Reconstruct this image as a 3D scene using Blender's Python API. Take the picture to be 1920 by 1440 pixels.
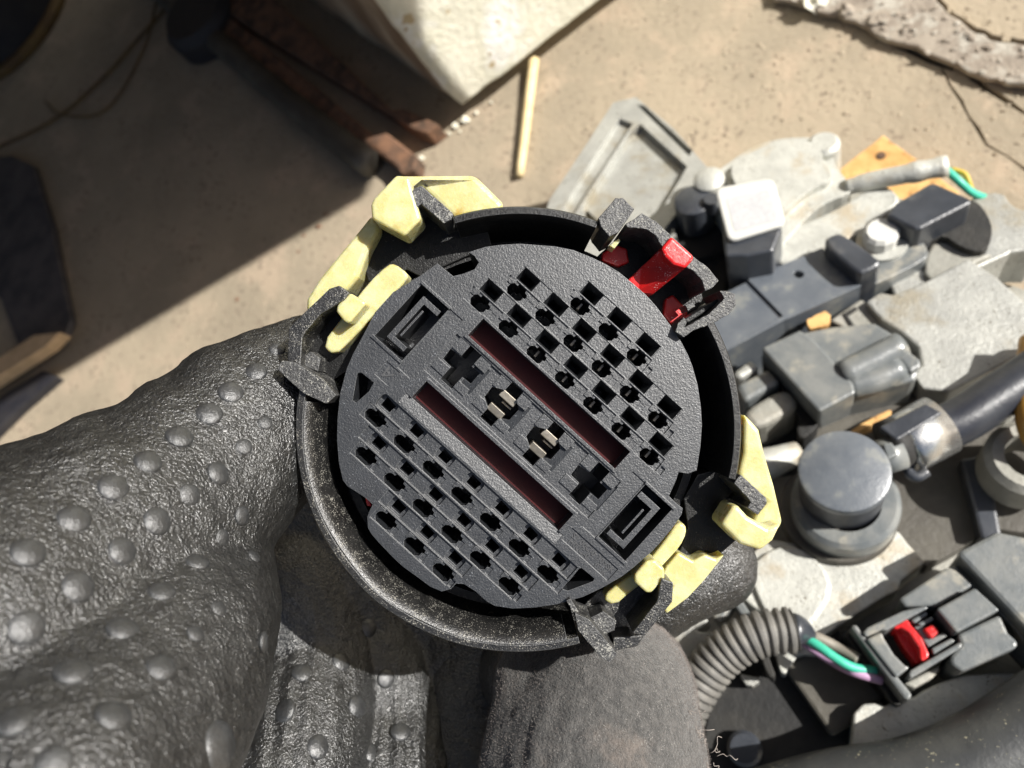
import bpy, bmesh, math, random
import numpy as np
from mathutils import Vector, Matrix, noise as mnoise
from mathutils.geometry import delaunay_2d_cdt
from mathutils.bvhtree import BVHTree
random.seed(7)
SC = bpy.context.scene
for _o in list(bpy.data.objects):
    bpy.data.objects.remove(_o)
COL = SC.collection

# ---------------------------------------------------------------- camera, sky, sun, exposure
FPX = 1440.0            # focal length in pixels of the 1920 px wide photograph
HCAM = 340.0            # camera height over the concrete, mm
UP = Vector((-.388, .291, .874)).normalized()      # world up seen from the camera
EY = (Vector((0, 1, 0)) - UP * UP.y).normalized()
EX = EY.cross(UP)
def W(q):               # camera-frame millimetres -> world metres
    return Vector((EX.dot(q), EY.dot(q), UP.dot(q) + HCAM)) * .001
cam_d = bpy.data.cameras.new('camera'); cam = bpy.data.objects.new('camera', cam_d); COL.objects.link(cam)
cam_d.sensor_width = 36; cam_d.lens = 36 * FPX / 1920; cam_d.clip_start = .01; cam_d.clip_end = 60
cam.matrix_world = Matrix(((EX.x, EX.y, EX.z, 0), (EY.x, EY.y, EY.z, 0), (UP.x, UP.y, UP.z, HCAM * .001), (0, 0, 0, 1)))
cam_d.dof.use_dof = True; cam_d.dof.focus_distance = .128; cam_d.dof.aperture_fstop = 22; cam_d.dof.aperture_blades = 0
SC.camera = cam
G = Vector((.9144, .2401, .3260)).normalized(); ELEV = math.radians(37)
SUNC = (G * math.cos(ELEV) + UP * math.sin(ELEV)).normalized()      # towards the sun, camera frame
SUNW = Vector((EX.dot(SUNC), EY.dot(SUNC), UP.dot(SUNC)))
sd = bpy.data.lights.new('sun', 'SUN'); sd.energy = 5.0; sd.angle = math.radians(.53); sd.color = (1, .97, .92)
so = bpy.data.objects.new('sun', sd); COL.objects.link(so); so.rotation_euler = SUNW.to_track_quat('Z', 'Y').to_euler()
so.location = (0, 0, 3)
world = bpy.data.worlds.new('World'); SC.world = world; world.use_nodes = True
wt = world.node_tree; bg = wt.nodes['Background']; sky = wt.nodes.new('ShaderNodeTexSky'); sky.sky_type = 'NISHITA'
sky.sun_disc = False; sky.sun_elevation = math.asin(SUNW.z); sky.sun_rotation = math.atan2(SUNW.x, SUNW.y)
wt.links.new(sky.outputs[0], bg.inputs[0]); bg.inputs[1].default_value = .05; sky.ozone_density = .4; sky.dust_density = 2.5
SC.view_settings.view_transform = 'Standard'; SC.view_settings.look = 'None'; SC.view_settings.gamma = 1
SC.view_settings.exposure = .68

# ---------------------------------------------------------------- frames
class Frame:
    def __init__(s, n, d, px=(960, 720)):      # plane with normal n through pixel px at depth d
        s.n = Vector(n).normalized(); s.o = s.ray(*px) * d
        s.e1 = (Vector((1, 0, 0)) - s.n * s.n.x).normalized(); s.e2 = s.n.cross(s.e1)
    @staticmethod
    def ray(px, py): return Vector(((px - 960) / FPX, (720 - py) / FPX, -1))
    def ab(s, px, py, h=0):
        r = s.ray(px, py); t = (s.o.dot(s.n) + h) / r.dot(s.n); q = r * t - s.o
        return (q.dot(s.e1), q.dot(s.e2))
    def p(s, px, py, h=0):
        a, b = s.ab(px, py, h); return s.o + s.e1 * a + s.e2 * b + s.n * h
    def w(s, a, b, h): return s.o + s.e1 * a + s.e2 * b + s.n * h
GR = Frame(UP, 1); GR.o = UP * -HCAM; 
PL = Frame((0, 0, 1), 127.0, (975, 800))          # the held connector faces the camera
EN = Frame((-.30, .45, .84), 250.0, (1600, 800))  # the engine lies tilted below it

# ---------------------------------------------------------------- materials
MATS = {}
def mat(name, c1, c2=None, rough=.5, metal=0, ns=.6, bump=.2, bs=3, fine=0, fs=12, speck=0, sc=(.8, .78, .72), ss=4.0, spec=.5,
        sss=0, ssr=(1, .7, .3), edge=0, crack=0, coat=0, trans=0, patch=0, pc=(.3, .25, .2), ps=.08, aniso=None, wear_highlight=0):
    m = bpy.data.materials.new(name); m.use_nodes = True; nt = m.node_tree; N = nt.nodes; L = nt.links
    b = N['Principled BSDF']; b.inputs['Roughness'].default_value = rough; b.inputs['Metallic'].default_value = metal
    b.inputs['Specular IOR Level'].default_value = spec
    tc = N.new('ShaderNodeTexCoord'); mp = N.new('ShaderNodeMapping'); L.new(tc.outputs['Object'], mp.inputs[0])
    mp.inputs['Scale'].default_value = [1000 * k for k in (aniso or (1, 1, 1))]
    def nz(s, det=4, r=.6):
        n = N.new('ShaderNodeTexNoise'); n.inputs['Scale'].default_value = s; n.inputs['Detail'].default_value = det
        n.inputs['Roughness'].default_value = r; L.new(mp.outputs[0], n.inputs['Vector']); return n
    def mix(f, a, bcol):
        x = N.new('ShaderNodeMix'); x.data_type = 'RGBA'
        if hasattr(f, 'is_linked'): L.new(f, x.inputs[0])
        else: x.inputs[0].default_value = f
        for i, v in ((6, a), (7, bcol)):
            if hasattr(v, 'is_linked'): L.new(v, x.inputs[i])
            else: x.inputs[i].default_value = (*v, 1)
        return x.outputs[2]
    def ramp(src, lo, hi):
        r = N.new('ShaderNodeMapRange'); r.inputs[1].default_value = lo; r.inputs[2].default_value = hi; r.interpolation_type = 'SMOOTHSTEP'
        L.new(src, r.inputs[0]); return r.outputs[0]
    col = mix(ramp(nz(ns).outputs[0], .32, .68), c1, c2 or c1)
    if patch: col = mix(ramp(nz(ps, 5, .65).outputs[0], .62 - .25 * patch, .72 - .1 * patch), col, pc)
    h = nz(bs, 5).outputs[0]
    rr = N.new('ShaderNodeMapRange'); rr.inputs[3].default_value = max(.05, rough - .12); rr.inputs[4].default_value = min(1, rough + .14)
    L.new(nz(ns * 2.3).outputs[0], rr.inputs[0]); rsock = rr.outputs[0]
    if speck:
        s1 = nz(ss, 2, .5); s2 = nz(ss * .12, 3, .6)
        add = N.new('ShaderNodeMath'); add.operation = 'MULTIPLY_ADD'; add.inputs[1].default_value = .5
        L.new(s2.outputs[0], add.inputs[0]); L.new(s1.outputs[0], add.inputs[2])
        sp = ramp(add.outputs[0], .98 - speck * .32, 1.02 - speck * .28)
        col = mix(sp, col, sc)
        mx = N.new('ShaderNodeMath'); mx.operation = 'MAXIMUM'; L.new(sp, mx.inputs[0]); L.new(rsock, mx.inputs[1]); rsock = mx.outputs[0]
    nrm = None
    if edge:
        be = N.new('ShaderNodeBevel'); be.samples = 4; be.inputs[0].default_value = edge * .001; nrm = be.outputs[0]
        if wear_highlight:
            ge = N.new('ShaderNodeNewGeometry'); dp = N.new('ShaderNodeVectorMath'); dp.operation = 'DOT_PRODUCT'
            L.new(be.outputs[0], dp.inputs[0]); L.new(ge.outputs['Normal'], dp.inputs[1])
            mr = N.new('ShaderNodeMapRange'); mr.inputs[1].default_value = .985; mr.inputs[2].default_value = .80
            L.new(dp.outputs['Value'], mr.inputs[0])
            mm = N.new('ShaderNodeMath'); mm.operation = 'MULTIPLY'; mm.inputs[1].default_value = wear_highlight; L.new(mr.outputs[0], mm.inputs[0])
            col = mix(mm.outputs[0], col, (.33, .34, .35))  # edge highlights painted into the colour, doubling as edge wear
    def bmp(hs, strength, dist):
        nonlocal nrm
        x = N.new('ShaderNodeBump'); x.inputs['Strength'].default_value = strength; x.inputs['Distance'].default_value = dist * .001
        L.new(hs, x.inputs['Height'])
        if nrm is not None: L.new(nrm, x.inputs['Normal'])
        nrm = x.outputs[0]
    if bump: bmp(h, bump, .8)
    if fine: bmp(nz(fs, 2, .7).outputs[0], fine, .12)
    if crack:
        v = N.new('ShaderNodeTexVoronoi'); v.feature = 'DISTANCE_TO_EDGE'; v.inputs['Scale'].default_value = crack
        wv = N.new('ShaderNodeVectorMath'); wv.operation = 'MULTIPLY_ADD'; wv.inputs[1].default_value = (1.6, 1.6, 1.6)
        L.new(nz(crack * .8, 3).outputs['Color'], wv.inputs[0]); L.new(mp.outputs[0], wv.inputs[2]); L.new(wv.outputs[0], v.inputs['Vector'])
        bmp(ramp(v.outputs[0], 0, .3), .5, .3)
    if nrm is not None:
        L.new(nrm, b.inputs['Normal'])
        if coat: L.new(nrm, b.inputs['Coat Normal'])
    if sss:
        b.inputs['Subsurface Weight'].default_value = sss; b.inputs['Subsurface Radius'].default_value = ssr; b.inputs['Subsurface Scale'].default_value = .0022
    b.inputs['Coat Weight'].default_value = coat; b.inputs['Coat Roughness'].default_value = .42 if rough > .4 else .25
    L.new(col, b.inputs['Base Color']); L.new(rsock, b.inputs['Roughness'])
    MATS[name] = m; return m
mat('face_plastic', (.009, .0105, .013), (.015, .017, .0205), rough=.45, ns=.25, bump=.05, bs=1.2, fine=.55, fs=3.0, speck=.10, sc=(.15, .16, .175), ss=5, spec=.25, edge=.10, wear_highlight=.5, coat=1.)
MATS['face_plastic'].node_tree.nodes['Principled BSDF'].inputs['Coat IOR'].default_value = 1.7
mat('collar_plastic', (.008, .008, .008), (.016, .0155, .015), rough=.34, ns=.3, bump=.2, bs=1.4, fine=.7, fs=3.4, speck=.33, sc=(.24, .23, .20), ss=5.2, spec=.8, edge=.18, wear_highlight=.5)
mat('dark_collar_plastic', (.005, .005, .005), (.009, .0088, .0085), rough=.38, ns=.3, bump=.15, bs=1.4, fine=.6, fs=3.5, speck=.06, sc=(.10, .095, .08), ss=4, spec=.35, edge=.15, wear_highlight=.5)  # darker collar plastic with fewer specks
mat('dusty_plastic', (.018, .018, .019), (.05, .05, .049), rough=.42, ns=.8, bump=.35, bs=1.8, fine=.9, fs=3, speck=.36, sc=(.26, .255, .23), ss=3.6, spec=.7, edge=.1, wear_highlight=.6)
mat('dark_red_floor', (.036, .002, .003), (.048, .0028, .0036), rough=.5, ns=.2, bump=.02, spec=.25)
mat('nylon_yellow', (.48, .445, .20), (.57, .545, .31), rough=.28, ns=.3, bump=.12, bs=.9, fine=.35, fs=2.2, sss=.85, ssr=(1, .78, .28), patch=.12, pc=(.40, .28, .07), ps=.1, edge=.12)
mat('red_plastic', (.62, .012, .012), (.5, .01, .012), rough=.32, ns=.3, bump=.08, bs=1.5, fine=.2, fs=8, speck=.14, sc=(.8, .5, .48), ss=4, edge=.3, coat=.2)
mat('tin_metal', (.30, .27, .22), (.38, .35, .30), rough=.55, metal=1, ns=.5, bump=.1, bs=2, edge=.1)
mat('glove_rubber', (.009, .0093, .0095), (.024, .0245, .024), rough=.33, ns=.6, bump=.5, bs=.8, fine=.6, fs=2.0, crack=1.2, speck=0, patch=.25, pc=(.042, .042, .039), ps=.05, spec=1.0, coat=.5)
mat('dot_rubber', (.020, .021, .022), (.036, .038, .040), rough=.36, ns=.5, bump=.25, bs=1.2, fine=.5, fs=5, spec=1.0, coat=.4, aniso=(.0025, .0025, .0025))
mat('suede', (.045, .044, .042), (.088, .084, .079), rough=.8, ns=.7, bump=.8, bs=2.0, fine=1.0, fs=3.2, speck=.22, sc=(.22, .21, .195), ss=4.5, patch=.35, pc=(.14, .118, .102), ps=.06, spec=.6)
MATS['suede'].node_tree.nodes['Principled BSDF'].inputs['Sheen Weight'].default_value = .25
mat('concrete', (.385, .318, .228), (.30, .252, .182), rough=.9, ns=.012, bump=.8, bs=.25, fine=.9, fs=1.0, patch=.5, pc=(.41, .325, .235), ps=.03, speck=.30, sc=(.23, .185, .135), ss=.32)
mat('old_concrete', (.36, .31, .25), (.24, .20, .16), rough=.95, ns=.06, bump=.9, bs=.4, fine=.8, fs=1.5, patch=.5, pc=(.44, .41, .35), ps=.08)
mat('white_block', (.80, .77, .64), (.62, .60, .46), rough=.95, ns=.03, bump=1.0, bs=.3, fine=.9, fs=1.0, patch=.5, pc=(.88, .87, .82), ps=.03, speck=.12, sc=(.5, .4, .24), ss=.12)
mat('rusty_wood', (.24, .125, .07), (.12, .07, .045), rough=.9, ns=.12, bump=1.0, bs=.5, patch=.4, pc=(.07, .045, .03), ps=.06)
mat('pale_wood', (.62, .44, .26), (.5, .35, .2), rough=.8, ns=.1, bump=.3, bs=.5)
mat('straw', (.74, .60, .34), (.66, .5, .26), rough=.6, ns=.2, bump=.2, bs=.6)
mat('chip_wood', (.72, .45, .18), (.55, .30, .10), rough=.8, ns=.1, bump=.4, bs=.5, patch=.3, pc=(.28, .14, .05), ps=.2)
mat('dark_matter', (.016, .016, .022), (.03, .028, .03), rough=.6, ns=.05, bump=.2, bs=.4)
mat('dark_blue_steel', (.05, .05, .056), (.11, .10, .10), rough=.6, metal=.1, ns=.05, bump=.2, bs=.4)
mat('rust_ring', (.16, .10, .03), (.09, .05, .02), rough=.7, ns=.05, bump=.3, bs=.4)
mat('cast_alloy', (.36, .36, .335), (.45, .45, .415), rough=.45, metal=.4, ns=.09, bump=.35, bs=.7, fine=.8, fs=1.6, patch=.45, pc=(.33, .30, .235), ps=.04, speck=.2, sc=(.18, .17, .14), ss=1.4)
mat('white_alloy', (.55, .55, .50), (.45, .45, .41), rough=.5, metal=.3, ns=.12, bump=.35, bs=.6, fine=.8, fs=1.6, patch=.45, pc=(.46, .40, .30), ps=.05, speck=.2, sc=(.26, .24, .2), ss=1.4)
mat('grey_alloy', (.27, .265, .23), (.36, .35, .31), rough=.55, metal=.2, ns=.1, bump=.35, bs=.6, fine=.5, fs=2, patch=.4, pc=(.33, .31, .26), ps=.06)
mat('shiny_steel', (.72, .72, .70), (.55, .55, .54), rough=.25, metal=.9, ns=.15, bump=.15, bs=.6)
mat('engine_black', (.026, .030, .038), (.045, .05, .06), rough=.33, ns=.08, bump=.12, bs=.6, fine=.35, fs=1.6, patch=.35, pc=(.09, .09, .09), ps=.06, spec=.8)
mat('dusty_rail', (.092, .105, .123), (.135, .148, .162), rough=.36, ns=.09, bump=.12, bs=.6, fine=.35, fs=1.6, patch=.35, pc=(.21, .215, .20), ps=.09, spec=.8)
mat('shade_streak_block', (.46, .39, .30), (.17, .115, .075), rough=.95, ns=.03, bump=1, bs=.2, aniso=(1, 1, .25))
mat('engine_grey', (.125, .137, .14), (.20, .205, .195), rough=.32, ns=.12, bump=.15, bs=.6, fine=.45, fs=1.6, patch=.4, pc=(.30, .285, .24), ps=.09, spec=.8)
mat('black_and_shade', (.012, .012, .012), (.03, .028, .024), rough=.7, ns=.06, bump=.5, bs=.4)  # black for seals and sockets, and for shade painted into gaps
mat('oily_brown', (.10, .092, .075), (.06, .054, .045), rough=.55, ns=.05, bump=.4, bs=.4)
mat('rubber_hose', (.018, .020, .028), (.035, .038, .045), rough=.38, ns=.08, bump=.15, bs=.6, fine=.2, fs=3)
mat('hose_grey', (.035, .037, .039), (.06, .062, .06), rough=.45, ns=.06, bump=.2, bs=.6, fine=.3, fs=3, speck=.1, sc=(.3, .28, .2), ss=1.5)
mat('conduit_plastic', (.13, .125, .115), (.20, .19, .17), rough=.5, ns=.15, bump=.1, bs=1, fine=.2)
mat('white_plastic', (.56, .555, .51), (.60, .595, .56), rough=.45, ns=.05, bump=.05, bs=.8)
mat('grey_print', (.52, .52, .52), (.44, .44, .45), rough=.5, ns=.6, bump=.02, bs=.8)
mat('wire_green', (.05, .42, .28), (.06, .5, .34), rough=.4, ns=.3, bump=.1)
mat('wire_violet', (.48, .30, .46), (.42, .26, .4), rough=.45, ns=.3, bump=.1)
mat('wire_grey', (.26, .23, .19), (.2, .18, .15), rough=.5, ns=.3, bump=.1)
mat('wire_yellow', (.55, .4, .05), (.5, .35, .05), rough=.5, ns=.3, bump=.1)
mat('amber', (.5, .27, .05), (.4, .2, .04), rough=.35, ns=.3, bump=.1)
mat('thread', (.20, .175, .16), (.11, .098, .09), rough=.9, ns=.3, bump=0)
mat('pale_thread', (.34, .30, .27), (.22, .195, .175), rough=.9, ns=.3, bump=0)
mat('text_plastic', (.05, .052, .055), (.06, .06, .062), rough=.45, bump=0)

# ---------------------------------------------------------------- object helpers
def thing(name, label, cat, q, group=None):
    o = bpy.data.objects.new(name, None); COL.objects.link(o); o.location = W(q); o.empty_display_size = .01
    o['label'] = label; o['category'] = cat
    if group: o['group'] = group
    o['_o'] = list(W(q)); return o
def org(o):
    v = Vector((0, 0, 0))
    while o is not None: v += Vector(o.location); o = o.parent
    return v
def mk(name, verts, faces, m, parent=None, bev=0, smooth=False, label=None, cat=None, kind=None, seg=2, group=None, cam_mm=True, angle=35):
    vs = [W(v) for v in verts] if cam_mm else verts
    base = org(parent) if parent else (sum(vs, Vector()) / len(vs))
    me = bpy.data.meshes.new(name); me.from_pydata([tuple(v - base) for v in vs], [], faces); me.update()
    bm = bmesh.new(); bm.from_mesh(me); bmesh.ops.recalc_face_normals(bm, faces=bm.faces); bm.to_mesh(me); bm.free()
    me.materials.append(MATS[m])
    o = bpy.data.objects.new(name, me); COL.objects.link(o)
    if parent: o.parent = parent
    else: o.location = base
    if smooth: me.shade_smooth()
    if bev:
        b = o.modifiers.new('bevel', 'BEVEL'); b.width = bev * .001; b.segments = seg; b.limit_method = 'ANGLE'; b.angle_limit = math.radians(angle)
    if label: o['label'] = label
    if cat: o['category'] = cat
    if kind: o['kind'] = kind
    if group: o['group'] = group
    return o
def roughen(poly, amp, step):
    out = []
    for i, p in enumerate(poly):
        q = poly[(i + 1) % len(poly)]; d = math.hypot(q[0] - p[0], q[1] - p[1]); n = max(1, int(d / step))
        for k in range(n):
            t = k / n; a = amp if k else amp * .4
            out.append((p[0] + (q[0] - p[0]) * t + random.uniform(-a, a), p[1] + (q[1] - p[1]) * t + random.uniform(-a, a)))
    return out
def smooth_poly(poly, it=2):
    for _ in range(it):
        out = []
        for i, p in enumerate(poly):
            q = poly[(i + 1) % len(poly)]
            out += [(.75 * p[0] + .25 * q[0], .75 * p[1] + .25 * q[1]), (.25 * p[0] + .75 * q[0], .25 * p[1] + .75 * q[1])]
        poly = out
    return poly
def prism(name, F, poly, h1, h0, m, parent=None, bev=.3, slope=None, **kw):
    """outline poly (photo pixels met at height h1) extruded from h0 up to h1 along the frame's normal; slope(px,py)->extra height"""
    ab = [F.ab(x, y, h1) for x, y in poly]; n = len(ab)
    top = [F.w(a, b, h1 + (slope(*poly[i]) if slope else 0)) for i, (a, b) in enumerate(ab)]
    vs = top + [F.w(a, b, h0) for a, b in ab]
    fs = [list(range(n)), list(range(2 * n - 1, n - 1, -1))] + [[i, i + n, (i + 1) % n + n, (i + 1) % n] for i in range(n)]
    return mk(name, vs, fs, m, parent, bev=bev, **kw)
def pip(x, y, poly):
    c = False; n = len(poly); j = n - 1
    for i in range(n):
        xi, yi = poly[i]; xj, yj = poly[j]
        if (yi > y) != (yj > y) and x < (xj - xi) * (y - yi) / (yj - yi) + xi: c = not c
        j = i
    return c
def terrace(name, F, outer, regions, skirt, m, parent=None, href=0, px=True, base=0., **kw):
    """outer: outline; regions: [(polygon, height or f(a,b))]; later ones lie over earlier ones; walls join the levels"""
    conv = (lambda P: [F.ab(x, y, href) for x, y in P]) if px else (lambda P: list(P))
    O = conv(outer); R = [(conv(p), h) for p, h in regions]
    V = []; E = []
    for P in [O] + [r[0] for r in R]:
        b = len(V); V += [Vector(p) for p in P]; E += [(b + i, b + (i + 1) % len(P)) for i in range(len(P))]
    ov, oe, of, *_ = delaunay_2d_cdt(V, E, [], 0, 1e-4)
    idx = {}; vs = []; fs = []
    def vid(i, h):
        k = (i, round(h, 4))
        if k not in idx: idx[k] = len(vs); vs.append(F.w(ov[i].x, ov[i].y, h))
        return idx[k]
    em = {}
    bb = [(min(p[0] for p in P), max(p[0] for p in P), min(p[1] for p in P), max(p[1] for p in P)) for P, h in R]
    for f in of:
        cx = sum(ov[i].x for i in f) / len(f); cy = sum(ov[i].y for i in f) / len(f)
        if not pip(cx, cy, O): continue
        hh = base
        for (P, h), B in zip(R, bb):
            if B[0] <= cx <= B[1] and B[2] <= cy <= B[3] and pip(cx, cy, P): hh = h
        hs = [hh(ov[i].x, ov[i].y) if callable(hh) else hh for i in f]
        fs.append([vid(i, h) for i, h in zip(f, hs)])
        for k in range(len(f)):
            a, b = f[k], f[(k + 1) % len(f)]
            em.setdefault((min(a, b), max(a, b)), []).append({a: hs[k], b: hs[(k + 1) % len(f)]})
    for (a, b), l in em.items():
        if len(l) == 1: l = [l[0], {a: skirt, b: skirt}]
        h1, h2 = l[0], l[1]
        if abs(h1[a] - h2[a]) > 1e-3 or abs(h1[b] - h2[b]) > 1e-3:
            q = [vid(a, h1[a]), vid(b, h1[b]), vid(b, h2[b]), vid(a, h2[a])]
            u = []
            for z in q:
                if z not in u: u.append(z)
            if len(u) > 2: fs.append(u)
    return mk(name, vs, fs, m, parent, **kw)
def catmull(P, n=8):
    P = [Vector(p) for p in P]; Q = [P[0] * 2 - P[1]] + P + [P[-1] * 2 - P[-2]]; out = []
    for i in range(1, len(Q) - 2):
        for k in range(n):
            t = k / n; a, b, c, d = Q[i - 1:i + 3]
            out.append(.5 * ((2 * b) + (c - a) * t + (2 * a - 5 * b + 4 * c - d) * t * t + (3 * b - a - 3 * c + d) * t ** 3))
    out.append(P[-1]); return out
def tube(name, pts, rad, m, parent=None, seg=14, caps=True, **kw):
    """pts camera-mm; rad number or list"""
    n = len(pts); rad = rad if isinstance(rad, (list, tuple)) else [rad] * n
    vs = []; fs = []; t0 = (pts[1] - pts[0]).normalized(); nn = t0.orthogonal().normalized()
    for i, p in enumerate(pts):
        t = (pts[min(i + 1, n - 1)] - pts[max(i - 1, 0)]).normalized(); nn = (nn - t * nn.dot(t)).normalized(); bb = t.cross(nn)
        for k in range(seg):
            a = 2 * math.pi * k / seg; vs.append(p + (nn * math.cos(a) + bb * math.sin(a)) * rad[i])
    for i in range(n - 1):
        for k in range(seg): fs.append([i * seg + k, i * seg + (k + 1) % seg, (i + 1) * seg + (k + 1) % seg, (i + 1) * seg + k])
    if caps: fs += [list(range(seg))[::-1], [(n - 1) * seg + k for k in range(seg)]]
    return mk(name, vs, fs, m, parent, smooth=True, **kw)
def lathe(name, F, px, py, h, prof, m, parent=None, seg=48, a0=0, a1=360, wob=0, axis=None, smooth=True, **kw):
    """prof: closed list of (radius mm, dz mm) around the frame's normal at pixel (px,py) height h"""
    c = F.p(px, py, h); full = abs(a1 - a0) >= 360; n = seg if full else seg + 1; vs = []; fs = []; k = len(prof)
    closed = prof[0][0] > 1e-6
    for i in range(n):
        a = math.radians(a0 + (a1 - a0) * i / seg); w = 1 + (wob * mnoise.noise(Vector((math.cos(a) * 3, math.sin(a) * 3, 0))) if wob else 0)
        for r, z in prof: vs.append(c + (F.e1 * math.cos(a) + F.e2 * math.sin(a)) * r * w + F.n * z)
    for i in range(seg):
        j = (i + 1) % n
        for q in range(k if closed else k - 1):
            q2 = (q + 1) % k; fs.append([i * k + q, j * k + q, j * k + q2, i * k + q2])
    if not full and closed: fs += [list(range(k))[::-1], [(n - 1) * k + q for q in range(k)]]
    o = mk(name, vs, fs, m, parent, smooth=smooth, **kw)
    if smooth:
        o.data.set_sharp_from_angle(angle=math.radians(38))
    return o

# ================================================================ GROUND
def crackline(pts, w):
    L = []; R = []
    for i, p in enumerate(pts):
        a = pts[max(0, i - 1)]; b = pts[min(len(pts) - 1, i + 1)]; d = math.hypot(b[0] - a[0], b[1] - a[1]) or 1
        nx, ny = -(b[1] - a[1]) / d, (b[0] - a[0]) / d; ww = w[i] / 2
        L.append((p[0] + nx * ww, p[1] + ny * ww)); R.append((p[0] - nx * ww, p[1] - ny * ww))
    return L + R[::-1]
GA = lambda P: [GR.ab(x, y, 0) for x, y in P]
random.seed(3)
outer = [(-3000, -2500), (2500, -2500), (2500, 3000), (-3000, 3000)]
slab = roughen([(1430, -60), (1450, -4), (1520, 14), (1600, 40), (1640, 62), (1700, 82), (1745, 104), (1800, 122), (1850, 146), (1925, 158), (2150, 200), (2150, 60), (1920, 84), (1860, 74), (1815, 52), (1780, 26), (1755, 0), (1740, -60)], 4, 16)
pit = roughen([(1740, -60), (1755, 0), (1780, 26), (1815, 52), (1860, 74), (1920, 84), (2150, 60), (2150, 120), (1920, 118), (1850, 104), (1800, 84), (1768, 60), (1738, 22), (1700, -60)], 3, 14)
def jit(P, a=3):
    return [(x + random.uniform(-a, a), y + random.uniform(-a, a)) for x, y in P]
ck1 = crackline(jit([(1745, 106), (1765, 130), (1780, 158), (1802, 190), (1815, 215), (1832, 245), (1852, 270), (1885, 292), (1925, 318), (2050, 390)]), [2, 4, 5, 7, 4, 8, 5, 3, 6, 3])
ck2 = crackline(jit([(1800, 128), (1830, 150), (1850, 165), (1880, 182), (1925, 212), (2000, 240)]), [6, 14, 10, 12, 6, 3])
ck3 = crackline(jit([(1640, 66), (1680, 84), (1745, 112), (1790, 128)]), [3, 10, 16, 8], )
gnd = terrace('ground', GR, outer, [(GA(slab), 3.5), (GA(pit), -5.), (GA(ck3), -6.), (GA(ck1), -4.), (GA(ck2), -5.)], -30, 'concrete', px=False)
gnd['kind'] = 'structure'
prism('broken_slab', GR, [(x + random.uniform(-4, 4), y) for x, y in slab], 4.6, 1, 'old_concrete', bev=1, kind='structure')
def lumps(name, pts, m_, kind):
    t = bmesh.new(); bmesh.ops.create_icosphere(t, subdivisions=1, radius=1); vv = [v.co.copy() for v in t.verts]; ff = [[v.index for v in f.verts] for f in t.faces]; t.free()
    V = []; Fs = []
    for c, r_ in pts:
        b_ = len(V); k = Vector((random.random() * 50, 3, 1))
        V += [c + Vector((d.x * 1.3, d.y, d.z * .8)) * r_ * (1 + .8 * mnoise.noise(d * 1.5 + k)) for d in vv]; Fs += [[i + b_ for i in f] for f in ff]
    return mk(name, V, Fs, m_, kind=kind)
pts = []
while len(pts) < 110:
    x = random.uniform(1440, 1925); y = random.uniform(-20, 165)
    if pip(x, y, slab): pts.append((GR.p(x, y, 4.6), random.uniform(.4, 1.5)))
lumps('rubble', pts, 'old_concrete', 'stuff')
lumps('grit', [(GR.p(random.uniform(780, 1925), random.uniform(0, 340), 0), random.uniform(.25, .9)) for _ in range(420)] +
      [(GR.p(x, 770 - .587 * x + random.uniform(8, 190), 0), random.uniform(.2, .7)) for x in [random.uniform(0, 700) for _ in range(200)]], 'concrete', 'stuff')

# block of white concrete standing on boards
BLK_H = 14
rb = [GR.ab(x, y, BLK_H) for x, y in ((868, 208), (1140, 0))]; dR = Vector(rb[1]) - Vector(rb[0]); dR = dR.normalized() * 420
lb = Vector(GR.ab(533, 20, BLK_H)) - Vector(GR.ab(777, 200, BLK_H)); dL = lb.normalized() * 420
B0 = Vector(rb[0]) + lb.normalized() * 0
def block_mesh():
    nrm1 = Vector((dR.y, -dR.x)).normalized()
    if nrm1.dot(dL) > 0: nrm1 = -nrm1
    # two visible faces subdivided and roughened
    vs = []; fs = []; nu = 46; nv = 40; HB = 400
    rows = []
    path = [B0 + dL * (1 - i / nu) for i in range(nu)] + [B0 + dR * (i / nu) for i in range(nu + 1)]
    for j in range(nv + 1):
        z = BLK_H + HB * (j / nv) ** 1.6; row = []; lean = (GR.e1 * nrm1.x + GR.e2 * nrm1.y) * (-.16 * z)
        for i, p in enumerate(path):
            q = GR.w(p.x, p.y, z) + lean; k = q * .02
            d = mnoise.fractal(k, .8, 2.1, 5) * 2.2 + mnoise.noise(k * 7) * 1.0
            corner = math.exp(-((i - nu) / .8) ** 2) * (.8 + 3 * mnoise.noise(Vector((z * .03, 1, 2)))) + (math.exp(-z / 18) * 4)
            nrm = (GR.e1 * (-dL.y * .5) + GR.e2 * 0)
            out = (Vector((0, 0, 0)))
            ctr = GR.w(B0.x + dL.x * .5 + dR.x * .5, B0.y + dL.y * .5 + dR.y * .5, z); out = (ctr - q).normalized()
            row.append(len(vs)); vs.append(q + out * (corner - d))
        rows.append(row)
    for j in range(nv):
        for i in range(len(path) - 1): fs.append([rows[j][i], rows[j][i + 1], rows[j + 1][i + 1], rows[j + 1][i]])
    far = len(vs)
    for z in (BLK_H, BLK_H + HB): vs.append(GR.w(B0.x + dL.x + dR.x, B0.y + dL.y + dR.y, z))
    fs.append(rows[0][::-1] + [far]); fs.append(rows[-1] + [far + 1])
    fs.append([rows[j][-1] for j in range(nv + 1)] + [far + 1, far]); fs.append([rows[j][0] for j in range(nv, -1, -1)] + [far, far + 1])
    return vs, fs
bv, bf = block_mesh()
blk = mk('concrete_block', bv, bf, 'white_block', smooth=True, label='tall rough off-white concrete block standing on boards at the top of the picture', cat='block')
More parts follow.
